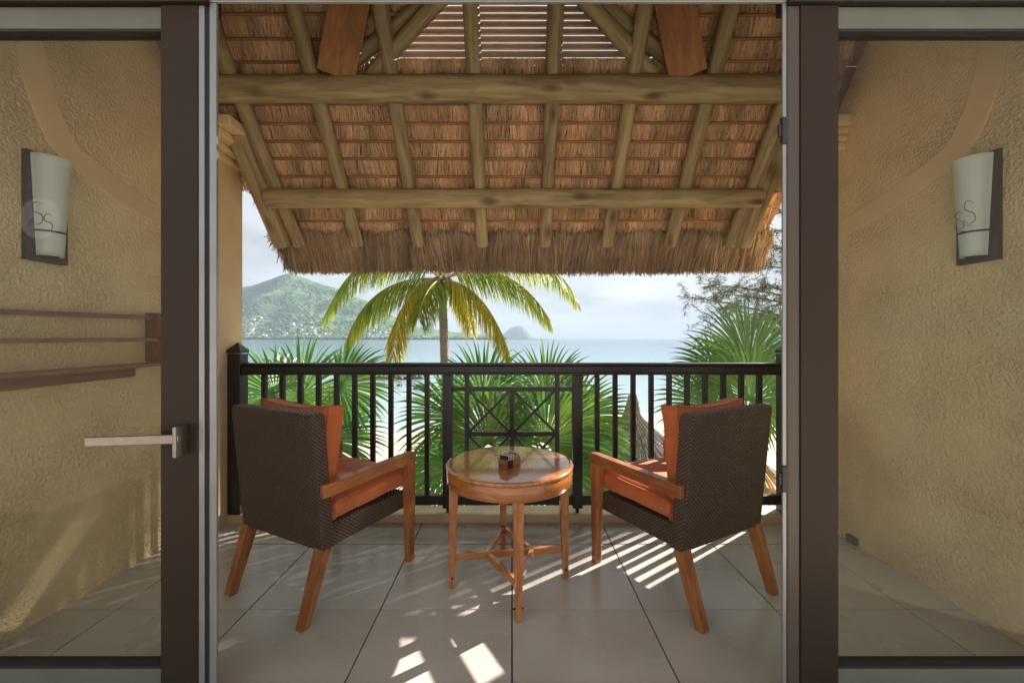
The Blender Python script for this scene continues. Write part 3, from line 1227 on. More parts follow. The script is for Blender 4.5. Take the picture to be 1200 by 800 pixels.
def build_roof():
    T = thing('thatched_roof', 'thatched porch roof on round timber rafters with slatted vent', 'roof')
    rx = [(-1.69, -1.62), (-1.205, -1.175), (-.727, -.715), (-.228, -.226), (.247, .2517), (.735, .723), (1.215, 1.20), (1.70, 1.655)]
    for i, (xa, xb) in enumerate(rx):
        Yt, Yb = 1.5, 3.155
        sl = (xb - xa) / .55
        pole('rafter', rp_(xa - sl * 1.05, Yt), rp_(xb, Yb), .050, 'log', T, .046, seed=i + 1)
    for s_ in (-1, 1):                       # thick verge logs beside the outer rafters
        pole('verge_log', rp_(s_ * 1.78, 2.695, .003), rp_(s_ * 1.735, 3.15, -.012), .078, 'log', T, .070, seed=20 + s_)
    # purlins under the rafters
    pole('tie_beam', (-1.93, 2.50, 2.738), (1.93, 2.50, 2.738), .077, 'log', T, .080, seg=30, seed=31, rough=.05)
    pole('purlin', (-1.70, 2.875, 2.205), (1.725, 2.875, 2.205), .066, 'log', T, .066, seg=26, seed=32, rough=.05)
    # battens
    ys = [2.597 - .0665 * k for k in range(7, 0, -1)] + [2.597, 2.663, 2.729, 2.795, 2.865, 2.928, 2.99, 3.055, 3.126]
    lower = ys
    for i, Y in enumerate(lower):
        hx = hipx(Y)
        segs = [(-xlim(Y, -1), xlim(Y, 1))] if hx <= 0 else [(-2.05, -hx - .05), (hx + .05, 2.05)]
        for a, b in segs:
            o = pole('batten', rp_(a, Y + random.uniform(-.003, .003), .062), rp_(b, Y + random.uniform(-.003, .003), .062), .0095, 'batten', T, n=7, seg=8, seed=50 + i, rough=.12)
    # thatch courses between the battens: reeds end just above the next batten
    edges = lower
    for i, Y in enumerate(edges):
        Yn = edges[i + 1] if i + 1 < len(edges) else Y + .066
        n = 2600
        X = rng.uniform(-2.05, 2.05, n)
        hx = hipx(Y + .02)
        X = X[np.abs(X) > hx + .03] if hx > 0 else X
        X = X[(X > -xlim(Y, -1)) & (X < xlim(Y, 1))]
        n = len(X)
        L_ = (Yn - Y) * LS
        s0 = rng.normal(-.01, .006, n)
        s1 = L_ * rng.normal(.93, .07, n)
        lean = rng.normal(0, .016, n) + .012 * np.sin(X * 9 + i)
        o0 = rng.uniform(.078, .095, n)
        o1 = rng.uniform(.064, .088, n)
        b0 = np.array(rp_(0, Y))
        p0 = np.stack([X, np.zeros(n), np.zeros(n)], 1) + b0 + np.outer(s0, DN) + np.outer(o0, UPN)
        p1 = np.stack([X + lean, np.zeros(n), np.zeros(n)], 1) + b0 + np.outer(s1, DN) + np.outer(o1, UPN)
        clump = 0.86 + 0.22 * np.sin(X * 23 + i * 1.7) * np.sin(X * 7.3 + i)
        tt = tints(n, .72, 1.2) * clump[:, None]
        straws('thatch_course', p0, p1, rng.uniform(.0022, .0042, n), 'thatch', T, np.clip(tt, .05, 1.5))['kind'] = 'stuff'
    # eave fringe: thick brush of longer reeds
    n = 17000
    X = rng.uniform(-2.0, 2.0, n)
    dep = rng.random(n) ** 1.5
    off0 = .050 + dep * .17
    s0 = rng.normal(.0, .018, n) + .012 * np.sin(X * 17)
    bun = np.sin(X * 8.1) * .6 + np.sin(X * 19.7 + 1.3) * .4
    lean = rng.normal(0, .03, n) + .035 * bun + .004 * X
    eL = (3.305 - 3.12) * LS
    s1 = eL * (1.02 + .03 * np.sin(X * 2.1)) + rng.normal(0, .012, n) - dep * .05
    keep = np.ones(n, bool)
    for side in (-1, 1):
        m_ = (X * side > 0)
        lim = 1.74 if side < 0 else 1.95
        ex = np.abs(X) - lim
        wd = .085 if side < 0 else .05
        s1 = np.where(m_ & (ex > 0), s1 * np.clip(1 - ex / wd, .02, 1), s1)
        keep &= ~(m_ & (ex > wd))
    off1 = off0 * .75 + rng.normal(0, .006, n) - .008
    b0 = np.array(rp_(0, 3.115))
    p0 = np.stack([X, np.zeros(n), np.zeros(n)], 1) + b0 + np.outer(s0, DN) + np.outer(off0, UPN)
    p1 = np.stack([X + lean, np.zeros(n), np.zeros(n)], 1) + b0 + np.outer(s1, DN) + np.outer(off1, UPN)
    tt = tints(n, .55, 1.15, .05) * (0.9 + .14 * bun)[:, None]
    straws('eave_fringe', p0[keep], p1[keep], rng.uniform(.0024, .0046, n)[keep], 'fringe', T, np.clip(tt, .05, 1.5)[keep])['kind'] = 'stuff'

    # solid body of the thatch behind the reeds
    def slab(pts, o0, o1, nm='thatch_body'):
        k = len(pts)
        vs = [rp_(x, y, o0) for x, y in pts] + [rp_(x, y, o1) for x, y in pts]
        fs = [tuple(range(k)), tuple(reversed(range(k, 2 * k)))]
        fs += [(i, i + k, (i + 1) % k + k, (i + 1) % k) for i in range(k)]
        return obj(nm, vs, fs, 'thatch_back', T)
    slab([(-2.75, HIP_Y0 + .01), (2.75, HIP_Y0 + .01), (2.75, 2.62), (2.02, 2.88), (1.95, 3.21), (-1.66, 3.21), (-1.76, 3.05), (-1.88, 2.86), (-2.75, 2.62)], .108, .30)
    for s_ in (-1, 1):
        pts = [(s_ * 2.75, 0.6), (0, 0.6), (0, HIP_Y1), (s_ * (HIP_X + .02), HIP_Y0 + .005), (s_ * 2.75, HIP_Y0 + .005)]
        slab(pts if s_ > 0 else pts[::-1], .108, .30)
        # little roof over the vent
        a0, a1 = Vector((s_ * 1.20, 0, 2.98)), Vector((s_ * -.02, 0, 3.80))
        vs = []
        for near in (True, False):
            for q in (a0, a1):
                for dz in (0, .14):
                    vs.append((q.x, ((AZ + .19 - q.z) / S if near else 2.72), q.z + dz))
        obj('vent_roof', vs, [(0, 1, 3, 2), (4, 6, 7, 5), (0, 4, 5, 1), (2, 3, 7, 6), (0, 2, 6, 4), (1, 5, 7, 3)], 'thatch_back', T)
        # hip poles framing the vent, a near one and one set farther out
        pole('hip_pole', rp_(s_ * .86, HIP_Y0 + .03, .020), rp_(s_ * .02, HIP_Y1 - .03, .020), .046, 'log', T, seed=60 + s_)
        pole('hip_pole', rp_(s_ * 1.09, 2.50, .075), rp_(s_ * .10, 2.165, .075), .046, 'log', T, seed=64 + s_)
        # smooth brown plank lying against the slope
        p0, p1 = P(600 + s_ * 206, 90, 2.445), P(600 + s_ * 184, -30, 2.255)
        bar('plank', p0, p1, .215, .03, 'plank', T, .003, up=UPN)
    # louvre blades of the vent
    Yl = 2.63
    z = 2.80
    k = 0
    while z < 3.62:
        hw = 1.0 * (3.76 - z) / .82
        if hw < .06:
            break
        hw = min(hw, .90)
        bar('louvre_blade', (-hw, Yl, z), (hw, Yl, z), .012, .046, 'louvre', T, .001, up=Vector((0, .34, .94)))
        z += .0475
        k += 1
    for s_ in (-1, 1):
        box('gable_fill', *(sorted((s_ * 2.05, s_ * 2.75))), 2.56, 2.62, 2.3, 2.62, 'smooth_plaster', T)


build_roof()


# ------------------------------------------------------------------ railing
def build_railing():
    T = thing('railing', 'dark brown balcony railing with crossed lattice panel in the middle', 'railing')
    Y = 2.83
    k = Y / F

    def X(px):
        return (px - 600) * k

    def Z(py):
        return H - (py - HY) * k
    for s_ in (-1, 1):
        xa, xb = sorted((s_ * 1.832, s_ * 1.917))
        n = box('newel_post', xa, xb, Y - .045, Y + .045, .047, Z(414.5), 'rail_paint', T, .003)
        c = (xa + xb) / 2
        vs = boxv(c - .047, c + .047, Y - .05, Y + .05, Z(413.5), Z(410)) + [(c, Y, Z(400.5))]
        fs = [(0, 3, 2, 1), (0, 1, 5, 4), (1, 2, 6, 5), (2, 3, 7, 6), (3, 0, 4, 7), (4, 5, 8), (5, 6, 8), (6, 7, 8), (7, 4, 8)]
        q = obj('cap', vs, fs, 'rail_paint', n, .002)
        q.matrix_parent_inverse = n.matrix_basis.inverted()
        for z in (.86, .24):
            box('bracket', *(sorted((s_ * 1.9175, s_ * 1.935))), Y - .02, Y + .02, z - .02, z + .02, 'black_metal', T, .003)
    box('top_rail', -1.8315, 1.8315, Y - .035, Y + .035, Z(436.5), Z(428.5), 'rail_paint', T, .004)
    box('handrail_cap', -1.8315, 1.8315, Y - .046, Y + .046, Z(428.3), Z(425), 'rail_paint', T, .006)
    box('under_rail', -1.8315, 1.8315, Y - .022, Y + .022, Z(439), Z(436.7), 'rail_paint', T, .002)
    xp = [X(525), X(676.3)]
    zb0, zb1 = Z(590), Z(579.5)
    box('bottom_rail', -1.8315, xp[0] - .0335, Y - .022, Y + .022, zb0, zb1, 'rail_paint', T, .003)
    box('bottom_rail', xp[0] + .0335, xp[1] - .0335, Y - .022, Y + .022, zb0, zb1, 'rail_paint', T, .003)
    box('bottom_rail', xp[1] + .0335, 1.8315, Y - .022, Y + .022, zb0, zb1, 'rail_paint', T, .003)
    for x in xp:
        box('post', x - .033, x + .033, Y - .033, Y + .033, Z(593.5), Z(439.2), 'rail_paint', T, .003)
        box('post_foot', x - .011, x + .011, Y - .011, Y + .011, .0465, Z(593.7), 'rail_paint', T, .002)
    for px in [310 + 21.17 * i for i in range(10)] + [699.6 + 21.1 * i for i in range(10)]:
        x = X(px)
        box('baluster', x - .0155, x + .0155, Y - .0155, Y + .0155, zb1 + .0003, Z(439.2), 'rail_paint', T, .002)
    # lattice
    xi = [X(547.3), X(652.8)]
    xc = X(600)
    for x in xi:
        box('lattice_upright', x - .0155, x + .0155, Y - .0155, Y + .0155, zb1 + .0003, Z(439.2), 'rail_paint', T, .002)
    rows = [Z(455.5), Z(508), Z(560.5)]
    box('lattice_upright', xc - .0145, xc + .0145, Y - .0145, Y + .0145, rows[2] + .0152, rows[0] - .0152, 'rail_paint', T, .002)
    for zi in (rows[0], rows[2]):
        a = [xp[0] + .0335, xi[0] - .0158, xi[0] + .0158, xi[1] - .0158, xi[1] + .0158, xp[1] - .0335]
        for i in (0, 2, 4):
            box('lattice_bar', a[i], a[i + 1], Y - .0145, Y + .0145, zi - .0148, zi + .0148, 'rail_paint', T, .002)
    for a, b in ((xi[0] + .0158, xc - .0148), (xc + .0148, xi[1] - .0158)):
        box('lattice_bar', a, b, Y - .0145, Y + .0145, rows[1] - .0148, rows[1] + .0148, 'rail_paint', T, .002)
        for zt, zb in ((rows[0] - .013, rows[1] + .013), (rows[1] - .013, rows[2] + .013)):
            bar('lattice_diagonal', (a, Y - .004, zt), (b, Y - .004, zb), .016, .020, 'rail_paint', T, .001, up=(0, 1, 0))
            bar('lattice_diagonal', (a, Y + .004, zb), (b, Y + .004, zt), .016, .020, 'rail_paint', T, .001, up=(0, 1, 0))


build_railing()


# ------------------------------------------------------------------ furniture
def cube_grid(n):
    vs, fs, idx = [], [], {}

    def vid(p_):
        k = tuple(round(c, 5) for c in p_)
        if k not in idx:
            idx[k] = len(vs)
            vs.append(k)
        return idx[k]
    for ax in range(3):
        for sg in (-1, 1):
            for i in range(n):
                for j in range(n):
                    q = []
                    for (di, dj) in ((0, 0), (1, 0), (1, 1), (0, 1)):
                        a, b = -1 + 2 * (i + di) / n, -1 + 2 * (j + dj) / n
                        c = [0, 0, 0]
                        c[ax] = sg
                        c[(ax + 1) % 3] = a
                        c[(ax + 2) % 3] = b
                        q.append(vid(c))
                    fs.append(q if sg > 0 else q[::-1])
    return vs, fs


def cushion(name, parent, m, W, D, T_, mode, M_, seed, piping=False):
    vs, fs = cube_grid(14)
    nv = len(vs)
    rim = []
    if piping:
        ring = [(-1 + 2 * i / 14, -1) for i in range(14)] + [(1, -1 + 2 * i / 14) for i in range(14)] + [(1 - 2 * i / 14, 1) for i in range(14)] + [(-1, 1 - 2 * i / 14) for i in range(14)]
        rim = [(a, b, sg) for sg in (-1, 1) for a, b in ring]
    out = []
    for a, b, c in list(vs) + rim:
        def soft(v, r=.16):
            return math.copysign(min(1, abs(v)), v)
        if mode == 'seat':
            x, y = a * W, b * D
            rx, ry = max(0, abs(a) - .86) / .14, max(0, abs(b) - .86) / .14
            edge = max(rx, ry)
            z = c * T_ * (1 - .30 * edge ** 3) * (0.90 + .16 * (1 - a ** 4) * (1 - b ** 4))
            zz = abs(c) ** 4
            x *= 1 - .035 * zz
            y *= 1 - .035 * zz
            x += math.copysign(.008 * (1 - c * c), a) if abs(a) > .99 else 0
        else:
            x = a * W * (1 - .05 * (1 - b * b))
            y = b * D * (1 - .085 * (1 - a * a))
            if abs(c) < .999 and False:
                pass
            z = c * T_ * (.56 + .44 * math.sqrt(max(0, (1 - a ** 4) * (1 - b ** 4))))
            x *= 1 - .02 * abs(c) ** 3
        w = mnoise.noise(Vector((x * 7 + seed * 5, y * 7, z * 5))) * .006 + mnoise.noise(Vector((x * 19, y * 19 + seed, z * 11))) * .002
        out.append(Vector((x + w * .4, y + w * .4, z + w)))
    o = obj(name, out[:nv], fs, m, parent, 0, True)
    o.matrix_basis = M_
    for k in range(0, len(rim), 56):
        pts = [out[nv + k + i % 56] for i in range(57)]
        tube_mesh('piping', [tuple(p_) for p_ in pts], .0042, .0042, m, o, 6)
    return o


def rounded_slab(name, prof_y, x, m, parent, bevel):
    """closed profile in the y-z plane pushed out from -x to x"""
    n = len(prof_y)
    vs = [(-x, y, z) for y, z in prof_y] + [(x, y, z) for y, z in prof_y]
    fs = [tuple(range(n)), tuple(reversed(range(n, 2 * n)))] + [(i, i + n, (i + 1) % n + n, (i + 1) % n) for i in range(n)]
    return obj(name, vs, fs, m, parent, bevel, seg=3)


def make_chair(label, loc, rz, seed):
    T = thing('armchair', label, 'armchair', loc, rz, None)
    # woven back shell, leaning and reaching down behind the seat
    rounded_slab('backrest', [(-.262, .298), (-.318, .885), (-.314, .905), (-.262, .908), (-.248, .895), (-.198, .298)], .293, 'wicker', T, .0045)
    rounded_slab('seat_base', [(-.197, .288), (-.197, .392), (.290, .386), (.290, .290)], .268, 'wicker', T, .008)
    for s_ in (-1, 1):
        bar('leg', (s_ * .262, .300, .0), (s_ * .2935, .300, .5455) if False else (s_ * .2945, .298, .5445), .040, .040, 'teak', T, .003, .046, .060, up=(0, 1, 0)) if False else None
        bar('leg', (s_ * .292, .300, 0), (s_ * .292, .296, .5445), .040, .036, 'teak', T, .003, .046, .062, up=(0, 1, 0))
        bar('leg', (s_ * .262, -.338, 0), (s_ * .268, -.240, .302), .038, .042, 'teak', T, .003, .046, .062, up=(0, 1, 0))
        bar('armrest', (s_ * .292, .330, .572), (s_ * .292, -.272, .566), .048, .054, 'teak', T, .004, .048, .058)
    cushion('seat_cushion', T, 'orange_fabric', .262, .272, .060, 'seat', Matrix.Translation((0, .068, .450)) @ Matrix.Rotation(R(1.2), 4, 'X'), seed, True)
    lean = Matrix.Translation((0, -.176, .660)) @ Matrix.Rotation(R(84.5), 4, 'X')
    bc = cushion('back_cushion', T, 'orange_fabric', .255, .262, .070, 'pillow', lean, seed + 3, True)
    # fabric tie bunched at the rear corner of the seat cushion
    for s_ in (-1, 1):
        cushion('cushion_tie', T, 'orange_fabric', .02, .045, .028, 'seat', Matrix.Translation((s_ * .262, -.150, .462)) @ Matrix.Rotation(R(12 * s_), 4, 'Z'), seed + 5)
    return T


make_chair('wicker armchair with orange cushions standing beside the mountain side pillar', (-.9685, 2.175, 0), -R(27.2), 1)
make_chair('wicker armchair with orange cushions, a sunlit seat corner, near the hinged door', (.869, 2.170, 0), R(29.0), 2)


def build_table():
    c = Vector((-.012, 2.095, 0))
    ax = math.atan2(.081, .577)
    T = thing('round_table', 'round varnished teak side table between the two armchairs', 'table', c, ax)
    top = lathe('tabletop', [(.300, .5905), (.315, .5905), (.319, .594), (.319, .604), (.315, .608), (.300, .608)], 'table_teak', T, 96)
    # the top is built of planks: one board per stave
    lathe('apron_ring', [(.2985, .521), (.3125, .521), (.3150, .524), (.3150, .587), (.3125, .590), (.2985, .590)], 'apron_teak', T, 96)
    Rr = .2935
    pts = []
    for k in range(4):
        a = k * math.pi / 2
        d = Vector((math.cos(a), math.sin(a), 0))
        pts.append(d)
        bar('leg', d * .290, d * .280 + Vector((0, 0, .5205)), .028, .028, 'table_teak', T, .003, .047, .047, up=d)
        q = bar('foot_peg', d * .288 + d.cross(Vector((0, 0, 1))) * .024 + Vector((0, 0, .052)), d * .288 - d.cross(Vector((0, 0, 1))) * .024 + Vector((0, 0, .052)), .006, .006, 'black_metal', T)
    z = .150
    hub = [Vector((.118, 0, z)), Vector((-.118, 0, z))]
    for h_, k in ((hub[0], 0), (hub[1], 2)):
        bar('stretcher', h_, pts[k] * .268 + Vector((0, 0, z)), .022, .034, 'table_teak', T, .002)
        for j in (1, 3):
            bar('stretcher', h_ * .985 + Vector((0, 0, .015 * z)), pts[j] * .268 + Vector((0, 0, z)), .0215, .0335, 'table_teak', T, .002)
    bar('stretcher', hub[0] * .95 + Vector((0, 0, .05 * z)), hub[1] * .95 + Vector((0, 0, .05 * z)), .0210, .033, 'table_teak', T, .002)
    # tabletop boards laid inside the rim
    n = 7
    w = .600 / n
    for i in range(n):
        y0, y1 = -.300 + i * w + .0003, -.300 + (i + 1) * w - .0003
        ts, bs = [], []
        N_ = 10
        lo = [(-(max(0, .2998 ** 2 - yy * yy)) ** .5, yy) for yy in np.linspace(y0, y1, N_)]
        hi = [(-x, yy) for x, yy in reversed(lo)]
        ring = lo + hi
        # merge doubled end points
        rr = []
        for p_ in ring:
            if not rr or (abs(p_[0] - rr[-1][0]) + abs(p_[1] - rr[-1][1])) > 1e-5:
                rr.append(p_)
        m_ = len(rr)
        # local z along the board so that the grain follows it
        vs = [(y, .6065, x) for x, y in rr] + [(y, .585, x) for x, y in rr]
        fs = [tuple(range(m_)), tuple(reversed(range(m_, 2 * m_)))] + [(i_, i_ + m_, (i_ + 1) % m_ + m_, (i_ + 1) % m_) for i_ in range(m_)]
        o = obj('board', vs, fs, 'table_teak', top, .0004)
        o.matrix_basis = Matrix(((0, 0, 1, 0), (1, 0, 0, 0), (0, 1, 0, 0), (0, 0, 0, 1)))
    # little caddy with striped sachets
    k = thing('sachet_caddy', 'small wooden caddy of black and white sachets on the round table', 'caddy', (-.012, 2.035, .6082), R(-36))
    box('front_panel', -.0255, .0255, -.052, -.048, 0, .040, 'rack_wood', k, .001)
    box('back_panel', -.0255, .0255, .048, .052, 0, .040, 'rack_wood', k, .001)
    box('base', -.0255, .0255, -.0475, .0475, 0, .004, 'rack_wood', k)
    box('side_panel', -.0295, -.026, -.052, .052, 0, .036, 'rack_wood', k, .001)
    box('side_panel', .026, .0295, -.052, -.012, 0, .036, 'black_paper', k, .001)
    box('side_panel', .026, .0295, -.0115, .052, 0, .036, 'plank', k, .001)
    for i in range(15):
        y = -.044 + i * .0063
        h_ = .056 + random.uniform(-.002, .003)
        s = box('sachet', -.024, .024, y - .0024, y + .0024, .0045, h_, 'white_paper' if i % 2 else 'black_paper')
        M0 = s.matrix_basis.copy()
        s.parent = k
        s.matrix_basis = M0 @ Matrix.Rotation(R(random.uniform(-2, 2)), 4, 'Z')


build_table()


# ------------------------------------------------------------------ wall fittings
def build_sconce(side, label):
    T = thing('wall_lamp', label, 'wall lamp')
    W = 2.06 * side

    def X(d):
        return W - side * d
    a, b = 1.737, 1.900
    xa, xb = sorted((X(-.002), X(.022)))
    box('back_plate', xa, xb, a, b, 1.565, 2.03, 'lamp_plate', T, .002)
    # half-round tapered shade
    n, m_ = 18, 12
    vs, fs = [], []
    for j in range(m_ + 1):
        t = j / m_
        z = 1.590 + t * (2.02 - 1.590)
        r = .047 + .022 * t
        for th in (0, .004):
            for i in range(n + 1):
                ang = math.pi * i / n
                vs.append((X(.0235 + (r - th) * 1.05 * math.sin(ang)), (a + b) / 2 + (r - th) * math.cos(ang), z))
    row = 2 * (n + 1)
    for j in range(m_):
        for i in range(n):
            p_ = j * row + i
            fs.append((p_, p_ + 1, p_ + row + 1, p_ + row))
            q = p_ + n + 1
            fs.append((q, q + row, q + row + 1, q + 1))
    for j in (0, m_):
        for i in range(n):
            p_ = j * row + i
            fs.append((p_, p_ + n + 1, p_ + n + 2, p_ + 1))
    for j in range(m_):
        for i in (0, n):
            p_ = j * row + i
            fs.append((p_, p_ + row, p_ + row + n + 1, p_ + n + 1))
    s = obj('shade', vs, fs, 'lamp_glass', T, 0, True)
    # thin dark clip round the shade
    z = 1.695
    r = .047 + .022 * (z - 1.59) / .43 + .0012
    vs, fs = [], []
    for zz in (z - .004, z + .004):
        for th in (0, .0025):
            for i in range(n + 1):
                ang = math.pi * i / n
                vs.append((X(.0235 + (r + th) * 1.05 * math.sin(ang)), (a + b) / 2 + (r + th) * math.cos(ang), zz))
    k = n + 1
    for i in range(n):
        fs += [(i, i + 1, 2 * k + i + 1, 2 * k + i), (k + i, 3 * k + i, 3 * k + i + 1, k + i + 1), (i, k + i, k + i + 1, i + 1), (2 * k + i, 2 * k + i + 1, 3 * k + i + 1, 3 * k + i)]
    obj('clip', vs, fs, 'black_metal', T)
    xa, xb = sorted((X(.022), X(.040)))
    box('lamp_holder', xa, xb, (a + b) / 2 - .018, (a + b) / 2 + .018, 1.60, 1.66, 'black_metal', T, .004)


build_sconce(-1, 'wall lamp with white glass shade on dark plate above the wooden rack')
build_sconce(1, 'wall lamp with white glass shade on dark plate on the wall without a rack')


def build_rack():
    T = thing('wall_rack', 'long wooden drying rack on the stucco wall under the lamp', 'rack')
    W = -2.06
    bar('rail', (W + .045, 1.46, 1.333), (W + .045, 2.318, 1.350), .020, .022, 'rack_wood', T, .002)
    bar('rail', (W + .080, 1.46, 1.222), (W + .080, 2.318, 1.226), .018, .020, 'rack_wood', T, .002)
    bar('shelf_board', (W + .085, 1.46, 1.085), (W + .085, 2.345, 1.092), .115, .018, 'rack_wood', T, .003)
    bar('back_rail', (W + .012, 1.46, 1.045), (W + .012, 2.24, 1.055), .024, .055, 'rack_wood', T, .003)
    # tapered end boards
    for y in (1.452, 2.320):
        prof = [(W + .002, 1.1025), (W + .140, 1.1025), (W + .085, 1.362), (W + .070, 1.376), (W + .002, 1.376)]
        if y < 2:
            yy = (y - .016, y)
        else:
            yy = (y, y + .020)
        n = len(prof)
        vs = [(x, yy[0], z) for x, z in prof] + [(x, yy[1], z) for x, z in prof]
        fs = [tuple(range(n)), tuple(reversed(range(n, 2 * n)))] + [(i, i + n, (i + 1) % n + n, (i + 1) % n) for i in range(n)]
        obj('end_board', vs, fs, 'rack_wood', T, .003)


build_rack()


# ------------------------------------------------------------------ plants
def coconut_frond(parent, base, ctrl, tip, m, ll=.62, dens=85, seed=0, brown=0.0):
    r_ = np.random.default_rng(seed + 100)
    n = dens
    path = bez(base, ctrl, tip, 40)
    ra = tube_mesh('frond', path, .028, .004, 'coconut_rachis', parent, 6)
    tg = np.gradient(path, axis=0)
    tg /= np.linalg.norm(tg, axis=1)[:, None]
    ts = np.linspace(.10, .995, n)
    allp, allw, sides, tn = [], [], [], []
    up = np.array([0, 0, 1.0])
    for sgn in (-1, 1):
        for t in ts:
            u = t * 39
            i = min(38, int(u))
            p_ = path[i] + (path[i + 1] - path[i]) * (u - i)
            d = tg[i]
            sd_ = np.cross(d, up)
            sd_ /= (np.linalg.norm(sd_) + 1e-6)
            L_ = ll * (0.35 + .75 * math.sin(math.pi * min(1, .12 + t * .86)) ** .7) * r_.uniform(.85, 1.1)
            out = sd_ * sgn * r_.uniform(.30, .70) + d * r_.uniform(.25, .5) - up * r_.uniform(.35, .75)
            out /= np.linalg.norm(out)
            k = 6
            pts = [p_]
            cur = out.copy()
            for q in range(k - 1):
                pts.append(pts[-1] + cur * L_ / (k - 1))
                cur = cur - up * .20 + r_.normal(0, .03, 3)
                cur /= np.linalg.norm(cur)
            allp.append(pts)
            w = .025 * r_.uniform(.8, 1.2)
            allw.append([w * .5, w, w, w * .85, w * .55, w * .06])
            s_ = np.cross(out, sd_ * sgn * .3 + up * .6 + r_.normal(0, .3, 3))
            sides.append(s_ / np.linalg.norm(s_))
            b = r_.uniform(.7, 1.2)
            yb = brown * r_.random() * t
            tn.append((b * (1 + yb * .5), b * (1 - yb * .25), b * (1 - yb * .3)))
    strips('leaflet_blade', allp, allw, m, ra, tn, sides)


def build_coconut():
    D = 11.0
    base = P(518, 330, D)
    root = Vector((base.x + .25, D, ground_h(base.x, D) - .1))
    T = thing('coconut_palm', 'coconut palm with yellow green drooping fronds standing on the beach', 'palm tree', root)

    def loc(v):
        return tuple(Vector(v) - root)
    pts = bez(loc(root), loc(root + Vector((-.15, 0, 3.5))), loc(base), 46)
    tube_mesh('trunk', pts, .16, .10, 'trunk_bark', T, 12, .05)
    crown = base + Vector((0, 0, .06))
    fr = [((430, 255), (380, 372), -.3, 'coconut_green', .60, .15), ((432, 318), (404, 404), -.5, 'coconut_green', .70, .3), ((468, 322), (460, 420), -.9, 'coconut_yellow', .72, .5),
          ((572, 332), (598, 420), -.6, 'coconut_yellow', .62, .5), ((600, 296), (645, 376), .3, 'coconut_green', .62, .3), ((640, 270), (676, 352), .8, 'coconut_green', .55, .6),
          ((500, 330), (490, 372), -1.2, 'coconut_green', .60, .2), ((545, 330), (552, 385), .8, 'coconut_yellow', .55, .3),
          ((470, 215), (400, 250), 1.8, 'coconut_green', .62, .1), ((560, 200), (640, 230), 2.0, 'coconut_green', .62, .1), ((520, 190), (500, 170), -1.4, 'coconut_green', .6, .1),
          ((480, 230), (440, 330), 2.4, 'coconut_green', .6, .1), ((560, 240), (590, 330), 2.6, 'coconut_green', .6, .1)]
    for i, (c_, t_, dd, m, ll, br) in enumerate(fr):
        coconut_frond(T, loc(crown), loc(P(*c_, D + dd * .6)), loc(P(*t_, D + dd)), m, ll * 1.5, 150, i, br * .6)
    # fibre and dry sheaths hanging at the top of the trunk
    for i in range(7):
        a = i * .9
        p0 = Vector(loc(crown)) + Vector((math.cos(a) * .1, math.sin(a) * .1, .05))
        p2 = p0 + Vector((math.cos(a) * .22, math.sin(a) * .2, -.55 - .2 * (i % 3)))
        tube_mesh('dry_sheath', bez(p0, p0 + Vector((math.cos(a) * .3, math.sin(a) * .25, -.05)), p2, 8), .045, .012, 'coconut_fibre', T, 6)
    for i in range(5):
        a = i * 1.3 + .4
        c_ = Vector(loc(crown)) + Vector((math.cos(a) * .2, math.sin(a) * .2, -.18 - .06 * (i % 2)))
        bm = bmesh.new()
        bmesh.ops.create_icosphere(bm, subdivisions=2, radius=.105)
        me = bpy.data.meshes.new('coconut')
        for v in bm.verts:
            v.co.z *= 1.25
        bm.to_mesh(me)
        bm.free()
        me.materials.append(MATS['coconut_yellow' if i % 2 else 'coconut_green'])
        ca = me.color_attributes.new('tint', 'FLOAT_COLOR', 'POINT')
        ca.data.foreach_set('color', np.ones(len(me.vertices) * 4, np.float32))
        me.shade_smooth()
        q = bpy.data.objects.new('coconut', me)
        q.location = c_
        link(q, T)


build_coconut()


